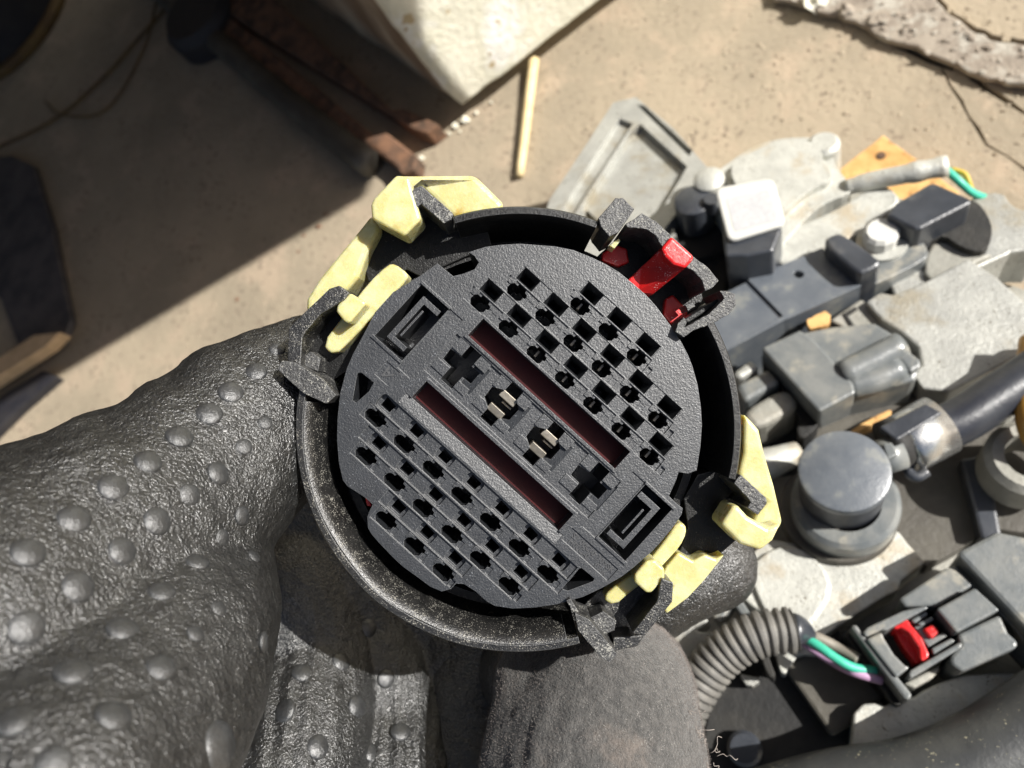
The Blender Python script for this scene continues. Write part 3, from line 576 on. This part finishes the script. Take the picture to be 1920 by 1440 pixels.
E('pale_fin', smooth_poly([(1384, 1262), (1400, 1266), (1430, 1272), (1404, 1292)], 1), -6, -12, 'cast_alloy', bev=.3)
E('pale_fin', smooth_poly([(1450, 1206), (1540, 1212), (1540, 1230), (1500, 1226), (1484, 1244), (1468, 1270), (1456, 1236)], 1), -3, -12, 'white_alloy', bev=.3)

# ================================================================ HELD CONNECTOR
con = thing('round_connector', 'round black multi-pin connector with yellow clips and a red lock held up in the glove', 'connector', PL.p(975, 800, -22))
s0 = 127.0 / FPX     # mm per photo pixel on the face plane
CU = Vector((.741, -.672)); CV = Vector((.672, .741))       # slot direction and across it, y up, local mm axes
def uv(u, v): p = (CU * u + CV * v) * s0; return (p.x, p.y)
def R_(u0, u1, v0, v1): return [uv(u0, v0), uv(u1, v0), uv(u1, v1), uv(u0, v1)]
def inv(a, b): p = Vector((a, b)) / s0; return (p.dot(CU), p.dot(CV))
fo = [(820, 494), (850, 518), (870, 513), (890, 505), (898, 492), (890, 480), (879, 473), (910, 463), (940, 459), (975, 457), (1040, 462), (1075, 469), (1110, 483), (1137, 496), (1160, 510), (1186, 531), (1210, 552), (1230, 574), (1248, 598),
      (1264, 620), (1278, 643), (1289, 664), (1298, 686), (1308, 722), (1314, 763), (1316, 797), (1313, 838), (1306, 882), (1290, 888), (1272, 885), (1268, 899), (1254, 930), (1266, 942), (1280, 953), (1278, 964), (1266, 983), (1252, 1000), (1238, 1017),
      (1222, 1034), (1189, 1063), (1164, 1082), (1127, 1103), (1093, 1119), (1043, 1133), (1002, 1139), (962, 1141), (928, 1136), (912, 1127), (892, 1109), (870, 1095), (855, 1094), (846, 1104), (828, 1109), (807, 1100), (776, 1077), (755, 1062), (735, 1043),
      (710, 1017), (697, 1002), (690, 990), (689, 969), (694, 956), (699, 946), (686, 934), (668, 922), (652, 912), (643, 900), (636, 870), (632, 826), (633, 784), (638, 738), (650, 692), (662, 664), (682, 627), (703, 586), (720, 567), (737, 548), (787, 518)]
PX = lambda P: [PL.ab(x, y, 0) for x, y in P]
reg = []
HEX = [(-19, -6), (-12, -14.3), (10, -14.6), (17, -9), (17, -2), (21, 0), (20, 7), (14, 8), (12, 14), (-5, 14.6), (-6, 9), (-13, 9), (-18, 4)]
def funnel(u, v, su, sv, iu, iv, z0, z1):
    O = [(u - su, v - sv), (u + su, v - sv), (u + su, v + sv), (u - su, v + sv)]
    def f(a, b, u=u, v=v):
        x, y = inv(a, b); t = max((abs(x - u) - iu) / (su - iu), (abs(y - v) - iv) / (sv - iv)); t = min(1, max(0, t))
        return z1 + (z0 - z1) * t
    reg.append(([uv(*p) for p in O], f))
    reg.append((R_(u - iu, u + iu, v - iv, v + iv), -13.))
# upper block
rowsU = [(-212, 122, 7, 71.5), (-175, 184, 6, 71.5), (-69, 244, 3, 71.5)]
for (u0, v0, n, st) in rowsU:
    ue = u0 + (n - 1) * st
    reg.append((R_(u0 - 30, ue + 26, v0 - 14.5, v0 + 15), -.28))
    reg.append((R_(u0 - 18, ue + 22, v0 + 17, v0 + 45), -.16))
    for k in range(n):
        u = u0 + k * st
        reg.append((R_(u - 26, u - 13, v0 + 3, v0 + 15), -.02))
        reg.append((R_(u + 19, u + 27, v0 - 13, v0 + 4), -.45))
        reg.append((R_(u + 29, u + 39, v0 - 13, v0 + 2), -.4))
        reg.append(([uv(u + a, v0 + b) for a, b in HEX], -13.))
        funnel(u, v0 + 31, 20.5, 14, 12, 7.5, -.2, -3.4)
rowsD = [(-213, -169.5, 7, 72.8), (-178, -235, 6, 72.6), (-69, -299, 3, 72.4)]
for ri, (u0, v0, n, st) in enumerate(rowsD):
    ue = u0 + (n - 1) * st
    reg.append((R_(u0 - 26, ue + 22 + (18 if ri == 0 else 0), v0 - 15.3, v0 + 15), -.32))
    reg.append((R_(u0 - (10 if ri == 0 else 34), ue + 34, v0 + 17, v0 + 47), -.5))
    for k in range(n):
        u = u0 + k * st
        reg.append((R_(u - 24, u - 12, v0 + 2, v0 + 14), -.05))
        reg.append((R_(u + 23, u + 31, v0 - 13, v0 + 3), -.6))
        reg.append(([uv(u + a * 1.12, v0 + b) for a, b in HEX], -13.))
        us = u + 1
        reg.append(([uv(us + a, v0 + 32 + b) for a, b in ((-16, -14.5), (15, -14.5), (19, -8), (19, 9), (15, 14.5), (-16, 14.5), (-19, 8), (-19, -8))], -1.5))
        reg.append(([uv(us + a, v0 + 32 + b) for a, b in ((-11, -10), (11, -10), (13, 8), (-11, 10))], -11.))
# windows
reg += [(R_(-192, 189, 55, 109), .35), (R_(-187, 184, 61, 104), -4.2), (R_(-192, 190, -96, -48), .35), (R_(-187, 184, -96, -54), -4.2)]
reg.append((R_(-200, 196, -119, -96), lambda a, b: .05 - .011 * max(0, inv(a, b)[1] + 119)))
# middle strip
reg.append((R_(-205, 210, -42, 50), -.5))
for i, (u, v) in enumerate(((-157, 9), (-53, 8), (55, 6), (168, 9))):
    cr = [(-14, -43), (14, -43), (14, -13), (34, -12), (34, 14), (14, 14), (14, 42), (-14, 42), (-14, 14), (-38, 12), (-36, -12), (-14, -13)]
    if i in (1, 2): cr = [(-15, -45), (13, -45), (13, -24), (15, -22), (30, -13), (30, 14), (15, 24), (14, 45), (-14, 45), (-14, 24), (-36, 12), (-34, -12), (-15, -22)]
    reg.append((R_(u + 18, u + 46, v - 30, v + 30), lambda a, b, u=u: -.55 - .03 * max(0, min(28, u + 46 - inv(a, b)[0]))))
    reg.append((R_(u - 44, u - 14, v - 36, v - 16), -.2)); reg.append((R_(u + 14, u + 40, v - 38, v - 22), -.25)); reg.append((R_(u - 38, u - 14, v + 16, v + 42), -.15)); reg.append((R_(u + 14, u + 40, v + 20, v + 42), -.2))
    reg.append(([uv(u + a, v + b) for a, b in cr], -13.))
# latch windows
for sgn, ua, ub in ((-1, -316, -247), (1, 247, 315)):
    va, vb = (-57, 74) if sgn < 0 else (-54, 78)
    reg.append((R_(ua - 5, ub + 5, va - 6, va), .3)); reg.append((R_(ua - 3, ub + 4, vb, vb + 5), .3))
    reg.append((R_(ua, ub, va, vb), -11.))
    if sgn < 0:
        U = [(-300, -43), (-258, -43), (-258, -33), (-289, -33), (-289, 49), (-256, 49), (-256, 60), (-300, 60)]
        reg.append((R_(-285, -281, -25, 38), -1.6)); reg.append((R_(-245, -213, -72, 76), -.25))
    else:
        U = [(300, -40), (257, -40), (257, -29), (289, -29), (289, 51), (252, 51), (252, 63), (300, 63)]
        reg.append((R_(278, 282, -20, 40), -1.6)); reg.append((R_(213, 245, -60, 80), -.25))
    reg.append(([uv(*p) for p in U], -.9))
reg += [(R_(200, 316, -104, -74), -.32), (R_(-268, -235, -110, -76), -.22)]
reg += [(PX([(670, 700), (677, 698), (701, 717), (692, 734), (668, 755), (661, 751)]), -11.), (PX([(1086, 1066), (1091, 1065), (1115, 1085), (1112, 1090), (1064, 1108), (1055, 1104)]), -11.)]
pface = terrace('pin_face', PL, PX(fo), reg, -14, 'face_plastic', con, px=False)
for P, nm in (((-186, 183, 62, 103), 'a'), ((-186, 183, -95, -55), 'b')):
    vs = [PL.w(*p, -4.0) for p in R_(*P)]; vs += [PL.w(*p, -4.15) for p in R_(*P)]
    mk('red_window', vs, [[0, 1, 2, 3], [7, 6, 5, 4], [0, 4, 5, 1], [1, 5, 6, 2], [2, 6, 7, 3], [3, 7, 4, 0]], 'dark_red_floor', pface)
def uvbox(name, u0, u1, v0, v1, z1, z0, m, tilt=0, **kw):
    P = R_(u0, u1, v0, v1); vs = [PL.w(*p, z1 + (tilt if i > 1 else 0)) for i, p in enumerate(P)] + [PL.w(*p, z0) for p in P]
    return mk(name, vs, [[0, 1, 2, 3], [7, 6, 5, 4], [0, 4, 5, 1], [1, 5, 6, 2], [2, 6, 7, 3], [3, 7, 4, 0]], m, pface, **kw)
for u, v in ((-53, 8), (55, 6)):
    uvbox('terminal_blade', u - 17, u + 19, v + 9, v + 24, -1.0, -7.5, 'tin_metal', tilt=.15, bev=.12)
    uvbox('terminal_blade', u - 18, u + 17, v - 25, v - 10, -.8, -7.5, 'tin_metal', tilt=.3, bev=.12)
    uvbox('terminal_blade', u - 4, u + 20, v + 2, v + 6, -2.2, -7.5, 'tin_metal', bev=.1)
# tiny contact tips in the pin holes of the upper block
for (u0, v0, n, st) in rowsU:
    for k in range(n):
        if (u0, k) in ((-212, 0), (-212, 1), (-175, 0), (-175, 1), (-69, 1)): continue
        u = u0 + k * st; uvbox('contact_tip', u - 1.5, u + 3, v0 - 5, v0 + 9, -2.6, -7.5, 'tin_metal')
# engraved marks
def text(s, u, v, size, z, m='text_plastic', rot=0):
    c = bpy.data.curves.new('engraved_text', 'FONT'); c.body = s; c.size = size * s0 * .001; c.extrude = .00011; c.align_x = 'CENTER'; c.align_y = 'CENTER'; c.resolution_u = 3; c.offset = .00002
    o = bpy.data.objects.new('engraved_text', c); COL.objects.link(o)
    dg = bpy.context.evaluated_depsgraph_get(); me = bpy.data.meshes.new_from_object(o.evaluated_get(dg)); bpy.data.objects.remove(o)
    e = bpy.data.objects.new('engraved_text', me); COL.objects.link(e); me.materials.clear(); me.materials.append(MATS[m]); e.parent = pface
    ang = math.atan2(-.672, .741) + rot
    Mc = Matrix.Translation(W(PL.w(*uv(u, v), z)) - org(con)) @ cam.matrix_world.to_3x3().to_4x4() @ Matrix.Rotation(ang, 4, 'Z')
    e.matrix_basis = Mc; return e
text('A', -252, -93, 30, -.20, rot=math.radians(160))
text('S2 00C-0', 238, -84, 15, -.30); text('H00C-0', 236, -96, 15, -.30); text('30>SK', 292, -84, 15, -.30); text('03:K', 292, -97, 15, -.30)

# ---- collar
CC = PL.ab(972, 804, 0); KP = Frame((0, 0, 1), 127.0, (972, 804))
q = 125.5 / FPX
RO, RI = 419 * q, 402 * q
prof = [(RO - .25, 1.5), (RO, 1.1), (RO - .05, -2.0), (RO - .9, -2.8), (RO - 1.0, -26), (RI - 1.8, -26), (RI - .15, -3), (RI, 1.2), (RI + .25, 1.55)]
for nm, a0, a1, m in (('collar_wall', 69, 107, 'dark_collar_plastic'), ('collar_wall', -13, 31, 'dark_collar_plastic'), ('collar_wall', 169.5, 286, 'collar_plastic')):
    lathe(nm, KP, 972, 804, 0, prof, m, con, seg=int((a1 - a0) * 1.2), a0=a0, a1=a1, wob=.004 if a0 > 100 else .002)
    if a0 > 100:   # worn flat lip on the lower left
        lathe('collar_lip', KP, 972, 804, 0, [(RI + .1, 1.5), (RI + .1, .2), (RI - 2.1, -5), (RI - 2.4, -4.4), (RI - 1.9, -1.6), (RI - 1.1, .35), (RI - .5, 1.2)], m, con, seg=150, a0=a0 + 3, a1=a1 - 3, wob=.010)
lathe('inner_barrel', KP, 972, 804, 0, [(350 * q, -9), (366 * q, -9), (372 * q, -30), (330 * q, -30)], 'dark_collar_plastic', con, seg=120)
lathe('barrel_floor', KP, 972, 804, 0, [(0, -16), (RO - 2, -16), (RO - 2, -28), (0, -28)], 'dark_collar_plastic', con, seg=90)
def K(name, poly, h1, h0, m='dark_collar_plastic', bev=.2, rough=0, **kw):
    if rough: poly = roughen(poly, rough, 7)
    return prism(name, PL, poly, h1, h0, m, parent=con, bev=bev, **kw)
K('bay_wall', [(720, 420), (752, 445), (790, 405), (776, 378), (846, 418), (905, 398), (925, 470), (880, 478), (830, 500), (790, 520), (762, 505), (742, 520), (697, 531), (691, 528), (686, 512), (677, 505), (683, 480), (690, 470), (684, 462), (700, 430)], -8, -24)
K('bay_wall', [(1308, 890), (1392, 868), (1394, 905), (1366, 932), (1406, 940), (1378, 948), (1350, 985), (1382, 1012), (1340, 1048), (1325, 1033), (1302, 1054), (1274, 1036), (1290, 990), (1282, 935)], -8, -24)
K('bracket_arm', [(764, 368), (778, 352), (790, 348), (850, 400), (846, 412), (832, 419), (789, 382), (776, 394)], 1.6, -14, 'dusty_plastic', rough=.5, bev=.12)
K('bracket_arm', [(1389, 890), (1437, 934), (1438, 944), (1421, 966), (1401, 952), (1408, 942), (1404, 936), (1376, 906)], 1.2, -14, 'dusty_plastic', rough=.5, bev=.12)
K('side_wall', [(618, 541), (636, 535), (655, 549), (645, 562), (600, 590), (573, 622), (567, 632), (563, 690), (539, 676), (541, 616), (556, 600)], 1.4, -20, 'collar_plastic', rough=.2, bev=.15)
K('side_floor', [(640, 560), (700, 600), (660, 690), (600, 730), (566, 690), (570, 630), (600, 590)], -7, -20)
K('side_wall', [(1240, 1084), (1262, 1093), (1261, 1128), (1209, 1193), (1186, 1187), (1232, 1128), (1236, 1106)], 1.4, -20, 'collar_plastic', rough=.2, bev=.15)
K('side_floor', [(1120, 1110), (1180, 1090), (1240, 1080), (1236, 1110), (1190, 1190), (1130, 1200), (1080, 1150)], -7, -20, 'collar_plastic')
K('small_block', [(570, 668), (582, 659), (601, 672), (596, 697), (572, 686)], -1.5, -10, 'dusty_plastic', bev=.1)
K('small_block', [(1108, 1158), (1131, 1146), (1156, 1164), (1152, 1182), (1130, 1192)], -1.2, -10, 'dusty_plastic', bev=.1)
K('side_wall', [(1150, 1196), (1210, 1190), (1196, 1212), (1150, 1222)], -2, -18, 'collar_plastic')
K('rim_tab', [(1078, 1150), (1104, 1161), (1157, 1226), (1144, 1243), (1126, 1232), (1084, 1182)], 2.4, -6, 'dusty_plastic', rough=.25, bev=.08)
K('rim_fin', [(1062, 1127), (1069, 1122), (1085, 1147), (1079, 1153)], 1.4, -6, 'dusty_plastic', bev=.05)
K('rim_tab', [(520, 692), (528, 676), (552, 679), (602, 709), (630, 741), (612, 757), (570, 738), (546, 717)], 2.4, -6, 'dusty_plastic', rough=.25, bev=.08)
K('rim_tab', [(1122, 408), (1140, 388), (1154, 371), (1168, 371), (1190, 392), (1176, 412), (1158, 436), (1142, 444), (1126, 424)], 2.2, -12, 'dusty_plastic', rough=.5, bev=.12)
K('rim_tab', [(1349, 545), (1362, 545), (1378, 551), (1380, 572), (1366, 590), (1340, 604), (1300, 620), (1282, 632), (1266, 622), (1272, 604), (1286, 600), (1284, 614), (1330, 588), (1358, 560)], 1.6, -10, 'dusty_plastic', rough=.8, bev=.1)
K('bay_arch', [(1172, 420), (1190, 410), (1204, 399), (1234, 418), (1258, 441), (1304, 484), (1326, 500), (1348, 526), (1334, 541), (1322, 545), (1317, 527), (1300, 508), (1284, 500), (1240, 461), (1229, 441), (1212, 430), (1176, 426)], .6, -14, 'dusty_plastic', rough=.5, bev=.12)
K('bay_arch', [(1165, 440), (1230, 452), (1240, 470), (1280, 505), (1312, 530), (1318, 560), (1280, 640), (1200, 540), (1120, 480)], -11, -24)
K('bay_bar', [(1356, 554), (1362, 560), (1290, 606), (1280, 600)], -2, -14, 'dark_collar_plastic')
# red lock in the bay
def rsl(x, y):    # slopes inward
    d = ((x - 1262) + (y - 484) * -1 * 0); t = max(0, min(1, ((1262 - x) * .72 + (y - 484) * .69 - 8) / 60)); return -7.5 * t
rk = [(1240, 466), (1286, 502), (1234, 546), (1206, 540), (1182, 521), (1214, 490)]
prism('lock_ramp', PL, rk, 0.2, -14, 'red_plastic', parent=con, bev=.3, slope=lambda x, y: -5.5 if x < 1236 and y > 485 else 0)
K('lock_tooth', [(1259, 442), (1302, 480), (1300, 487), (1285, 504), (1262, 497), (1247, 482), (1239, 466)], 1.3, -10, 'red_plastic', bev=.5)
K('lock_tooth', [(1130, 474), (1154, 458), (1176, 466), (1180, 492), (1160, 500), (1128, 488)], -9, -14, 'red_plastic', bev=.3)
K('lock_tooth', [(1248, 560), (1262, 552), (1290, 582), (1288, 600), (1264, 616), (1244, 590)], -9, -14, 'red_plastic', bev=.3)
K('pale_tab', roughen([(1142, 460), (1160, 447), (1164, 451), (1152, 466)], 1, 4), -3, -7, 'nylon_yellow', bev=.1)
K('pale_tab', roughen([(1284, 572), (1298, 566), (1304, 574), (1290, 584)], 1, 5), -2, -7, 'dusty_plastic', bev=.1)
K('pale_tab', roughen([(1270, 612), (1282, 594), (1288, 604), (1280, 624)], 1, 5), 0, -7, 'dusty_plastic', bev=.1)
K('lock_corner', [(684, 930), (692, 934), (697, 950), (688, 948)], -3, -8, 'red_plastic', bev=.1)

# ---- yellow clips
yc1 = thing('yellow_clip', 'translucent yellow nylon clip hooked round the upper left of the connector, by the straw', 'clip', PL.p(720, 450, -10), 'yellow clips on the round connector')
yc2 = thing('yellow_clip', 'translucent yellow nylon clip hooked round the lower right of the connector', 'clip', PL.p(1380, 1000, -10), 'yellow clips on the round connector')
def Y(name, par, poly, h1, h0, bev=.7, **kw): return prism(name, PL, poly, h1, h0, 'nylon_yellow', parent=par, bev=bev, seg=3, **kw)
Y('hook', yc1, [(700, 372), (742, 328), (768, 330), (772, 350), (788, 404), (790, 410), (758, 443), (722, 424), (697, 410), (695, 384)], 1.8, -6)
Y('band', yc1, [(742, 328), (890, 327), (914, 350), (948, 384), (930, 400), (850, 410), (790, 352), (766, 372)], -2.2, -16, bev=1)
Y('band', yc1, [(697, 400), (712, 428), (690, 470), (672, 520), (640, 556), (600, 590), (572, 585), (574, 560), (596, 524), (640, 470), (672, 432)], -4, -16, bev=1)
Y('tongue', yc1, smooth_poly([(602, 646), (646, 588), (690, 530), (726, 496), (740, 494), (764, 512), (766, 522), (720, 570), (662, 634), (626, 668)], 1), -3.2, -8, bev=.5)
Y('stud', yc1, [(630, 584), (632, 572), (656, 549), (686, 566), (684, 572), (656, 606), (646, 604)], 1.0, -6, bev=.8)
Y('hook', yc2, [(1352, 984), (1376, 946), (1386, 950), (1402, 968), (1440, 990), (1466, 982), (1450, 1014), (1427, 1033), (1388, 1020), (1378, 1010)], 1.4, -6)
Y('band', yc2, [(1396, 776), (1410, 790), (1424, 806), (1434, 850), (1452, 910), (1468, 978), (1462, 992), (1430, 1010), (1406, 990), (1420, 962), (1437, 942), (1396, 906), (1384, 890), (1394, 850)], -2.6, -16, bev=1)
Y('band', yc2, [(1272, 1036), (1300, 1052), (1322, 1040), (1342, 1048), (1360, 1040), (1320, 1090), (1290, 1122), (1250, 1152), (1240, 1130), (1262, 1100), (1240, 1082), (1250, 1062)], -4, -14, bev=.8)
Y('tongue', yc2, smooth_poly([(1128, 1122), (1160, 1094), (1210, 1060), (1250, 1010), (1270, 978), (1286, 984), (1288, 1000), (1276, 1026), (1248, 1056), (1222, 1084), (1186, 1108), (1152, 1138)], 1), -3.2, -8, bev=.5)
Y('stud', yc2, [(1190, 1078), (1212, 1052), (1228, 1050), (1246, 1066), (1247, 1084), (1222, 1112), (1212, 1112), (1190, 1092)], .8, -6, bev=.8)

# ================================================================ GLOVED HAND
def CQ(px, py, d): return Frame.ray(px, py) * d
def chain(spec, n=10):
    P = catmull([CQ(x, y, d) for x, y, d, r in spec], n); R = [s[3] for s in spec]; out = []
    for i, p in enumerate(P):
        t = i / n; k = min(int(t), len(R) - 2); f = t - k; out.append((p, R[k] * (1 - f) + R[k + 1] * f))
    return out
def blob_mesh(chains, voxel, smooth_it):
    bm = bmesh.new(); ico = bmesh.new(); bmesh.ops.create_icosphere(ico, subdivisions=3, radius=1)
    iv = np.array([v.co[:] for v in ico.verts]); fi = [[v.index for v in f.verts] for f in ico.faces]; ico.free()
    V = []; Fc = []; b = 0
    for ch in chains:
        for p, r in ch: V.append(iv * r + np.array(p[:])); Fc += [[i + b for i in f] for f in fi]; b += len(iv)
    V = np.concatenate(V)
    me = bpy.data.meshes.new('tmp'); me.from_pydata([tuple(v) for v in V], [], Fc)
    o = bpy.data.objects.new('tmp', me); COL.objects.link(o)
    rm = o.modifiers.new('r', 'REMESH'); rm.mode = 'VOXEL'; rm.voxel_size = voxel
    sm = o.modifiers.new('s', 'SMOOTH'); sm.iterations = smooth_it; sm.factor = .6
    dg = bpy.context.evaluated_depsgraph_get(); m2 = bpy.data.meshes.new_from_object(o.evaluated_get(dg)); bpy.data.objects.remove(o)
    return m2
thumb = chain([(668, 668, 151, 8.5), (590, 715, 148, 13), (480, 795, 139, 16), (330, 930, 127, 18), (130, 1090, 112, 22), (-80, 1260, 97, 24), (-300, 1450, 86, 24)])
mound = chain([(300, 1000, 128, 15), (350, 1090, 124, 14.2), (300, 1230, 108, 15.8), (180, 1400, 93, 17), (60, 1560, 82, 18)])
palm = chain([(520, 900, 194, 20), (600, 1050, 194, 22), (640, 1250, 192, 22), (560, 1450, 184, 24), (480, 1650, 176, 24)])
palm2 = chain([(700, 1000, 204, 22), (800, 1200, 202, 22), (760, 1420, 194, 22), (700, 1640, 186, 22)])
fing_a = chain([(540, 1100, 180, 15.5), (585, 1250, 177, 15.5), (560, 1400, 162, 15.5), (520, 1560, 150, 15.5)])
fing_b = chain([(690, 1230, 186, 14.5), (740, 1360, 180, 15), (735, 1470, 170, 15), (720, 1600, 160, 16)])
fing_c = chain([(860, 1240, 190, 13.5), (878, 1400, 186, 14.5), (860, 1560, 178, 15)])
h_me = blob_mesh([thumb, mound, palm, palm2, fing_a, fing_b, fing_c], .62, 7)
tip_f = chain([(1332, 1060, 172, 10.3), (1262, 1085, 172, 10.6), (1150, 1150, 176, 12), (1000, 1260, 178, 13)])
index_f = chain([(1185, 1262, 163, 11.5), (1165, 1290, 157, 14.5), (1140, 1340, 148, 17.5), (1125, 1440, 144, 20), (1130, 1600, 142, 22)])
index_b = chain([(1040, 1290, 154, 12.5), (1044, 1340, 150, 13), (1040, 1440, 146, 14.5), (1048, 1560, 144, 15.5)])
mid_f = chain([(1120, 900, 196, 12), (980, 1040, 196, 13), (900, 1240, 190, 15), (860, 1450, 180, 17)])
i_me = blob_mesh([index_f, index_b], .62, 6); t_me = blob_mesh([tip_f], .7, 5); m_me = blob_mesh([mid_f], 1.0, 4)
def displace(me, folds):
    n = len(me.vertices); co = np.empty(n * 3); me.vertices.foreach_get('co', co); co = co.reshape(-1, 3)
    nr = np.empty(n * 3); me.vertex_normals.foreach_get('vector', nr); nr = nr.reshape(-1, 3)
    for i in range(n):
        c = Vector(co[i]); d = .45 * mnoise.noise(c * .09) + .22 * mnoise.fractal(c * .35, 1, 2, 3)
        for (p, ax, w, a, fr, dirv) in folds:
            r = (c - p); g = math.exp(-(r.length / w) ** 2)
            if g > .02: d += a * g * math.sin(r.dot(dirv) * fr + 1.5 * mnoise.noise(c * .12))
        co[i] += nr[i] * d
    return co
folds = [(CQ(560, 1330, 150), 0, 18, .30, 1.5, Vector((.97, .2, 0))), (CQ(770, 1390, 162), 0, 15, .40, 1.6, Vector((1, .1, 0))), (CQ(420, 1180, 122), 0, 10, .35, 1.1, Vector((.6, -.8, 0))),
         (CQ(330, 680, 128), 0, 10, .5, .8, Vector((.4, .9, 0))), (CQ(150, 830, 112), 0, 12, .45, .8, Vector((.5, .85, 0)))]
def remesh_obj(name, me, m, parent, folds=()):
    co = displace(me, folds); fs = [list(p.vertices) for p in me.polygons]
    return mk(name, [Vector(c) for c in co], fs, m, parent, smooth=True), co, fs
hand = thing('gloved_hand', 'left hand in a dotted black rubber work glove gripping the round connector', 'gloved hand', CQ(300, 1300, 150))
g1, co1, fs1 = remesh_obj('glove_palm_and_thumb', h_me, 'glove_rubber', hand, folds)
g2, co2, fs2 = remesh_obj('index_finger', i_me, 'suede', hand, [(CQ(960, 1350, 135), 0, 9, .25, 1.6, Vector((1, -.3, 0)))])
remesh_obj('finger_tip', t_me, 'glove_rubber', hand)
g3, co3, fs3 = remesh_obj('middle_finger', m_me, 'glove_rubber', hand)
bvh = BVHTree.FromPolygons([Vector(c) for c in co1], fs1)
ico = bmesh.new(); bmesh.ops.create_uvsphere(ico, u_segments=20, v_segments=12, radius=1); dm = bpy.data.meshes.new('grip_dot'); ico.to_mesh(dm); ico.free()
dm.shade_smooth(); dm.materials.append(MATS['dot_rubber'])
DOTS = [(433, 735, 25), (392, 775, 26), (337, 818, 27), (278, 865, 27), (213, 913, 30), (138, 973, 32), (53, 1035, 33), (410, 887, 24), (355, 928, 23), (295, 977, 29), (230, 1033, 30), (455, 967, 19), (417, 1008, 18), (480, 697, 21), (520, 655, 16),
        (497, 792, 15), (457, 837, 17), (147, 1100, 33), (370, 1053, 24), (303, 1108, 27), (50, 1177, 35), (230, 1177, 32), (137, 1257, 36), (302, 1250, 30), (27, 1350, 36), (213, 1340, 36), (100, 1432, 36), (410, 1140, 18), (367, 1187, 20),
        (477, 1043, 15), (410, 1400, 50), (493, 1203, 20), (567, 1260, 22), (533, 1333, 24), (597, 1400, 24), (670, 1325, 22), (751, 1371, 20), (697, 1411, 20), (829, 1422, 17), (724, 1273, 18), (690, 1180, 20), (-40, 1100, 34), (640, 1240, 20)]
hb = org(hand); R3 = cam.matrix_world.to_3x3()
for px, py, r in DOTS:
    loc, nor, _, _ = bvh.ray_cast(Vector((0, 0, 0)), Frame.ray(px, py).normalized())
    if loc is None: continue
    if nor.z < 0: nor = -nor
    mmr = r * -loc.z / FPX; o = bpy.data.objects.new('grip_dot', dm); COL.objects.link(o); o.parent = hand
    rot = (R3 @ nor).to_track_quat('Z', 'Y').to_matrix().to_4x4()
    o.matrix_basis = Matrix.Translation(W(loc - nor * mmr * .06) - hb) @ rot @ Matrix.Diagonal((mmr * .001 * .96, mmr * .001 * .96, mmr * .001 * .40, 1))
# short nap fibres standing on the suede
_me = bpy.data.meshes.new('tmp2'); _me.from_pydata([tuple(c) for c in co2], [], fs2); _me.update()
random.seed(8); V = []; Fs = []; pl = [p_ for p_ in _me.polygons]
tot = 0
for p_ in pl:
    c = p_.center; q_ = (960 + c.x / -c.z * FPX, 720 - c.y / -c.z * FPX)
    if not (860 < q_[0] < 1420 and 1150 < q_[1] < 1470) or p_.normal.dot(-c.normalized()) < -.25: continue
    for _ in range(2 if p_.normal.dot(-c.normalized()) > .35 else 4):
        a = c + Vector([random.uniform(-.3, .3) for _k in range(3)]); n_ = (p_.normal + Vector([random.uniform(-.9, .9) for _k in range(3)]) + Vector((.4, .5, 0))).normalized()
        t_ = n_.cross(Vector((random.random(), random.random(), random.random()))).normalized() * .028; l_ = random.uniform(.25, .6); b_ = len(V)
        V += [a - t_, a + t_, a + n_ * l_]; Fs.append([b_, b_ + 1, b_ + 2])
mk('suede_nap', V, Fs, 'thread', hand, kind='stuff')
bpy.data.meshes.remove(_me); print('nap', len(Fs))
# loose threads at the suede seam
random.seed(4)
for i, (x, y) in enumerate([(1322, 1370), (1352, 1418), (1312, 1360), (1322, 1385), (1330, 1400), (1340, 1412), (1346, 1430), (1335, 1420), (1352, 1405), (1305, 1340)]):
    p = [CQ(x - 8, y, 137)]
    for k in range(5): p.append(p[-1] + Vector((random.uniform(-.6, 1.1), random.uniform(-.9, .9), random.uniform(-.6, .6))))
    tube('loose_thread', catmull(p, 4), .06, 'pale_thread', hand, seg=5)
for o in bpy.data.objects:
    if '_o' in o: del o['_o']
print('objects', len(bpy.data.objects), 'tris', sum(len(o.data.loop_triangles) if o.type == 'MESH' and not o.data.calc_loop_triangles() else 0 for o in bpy.data.objects))
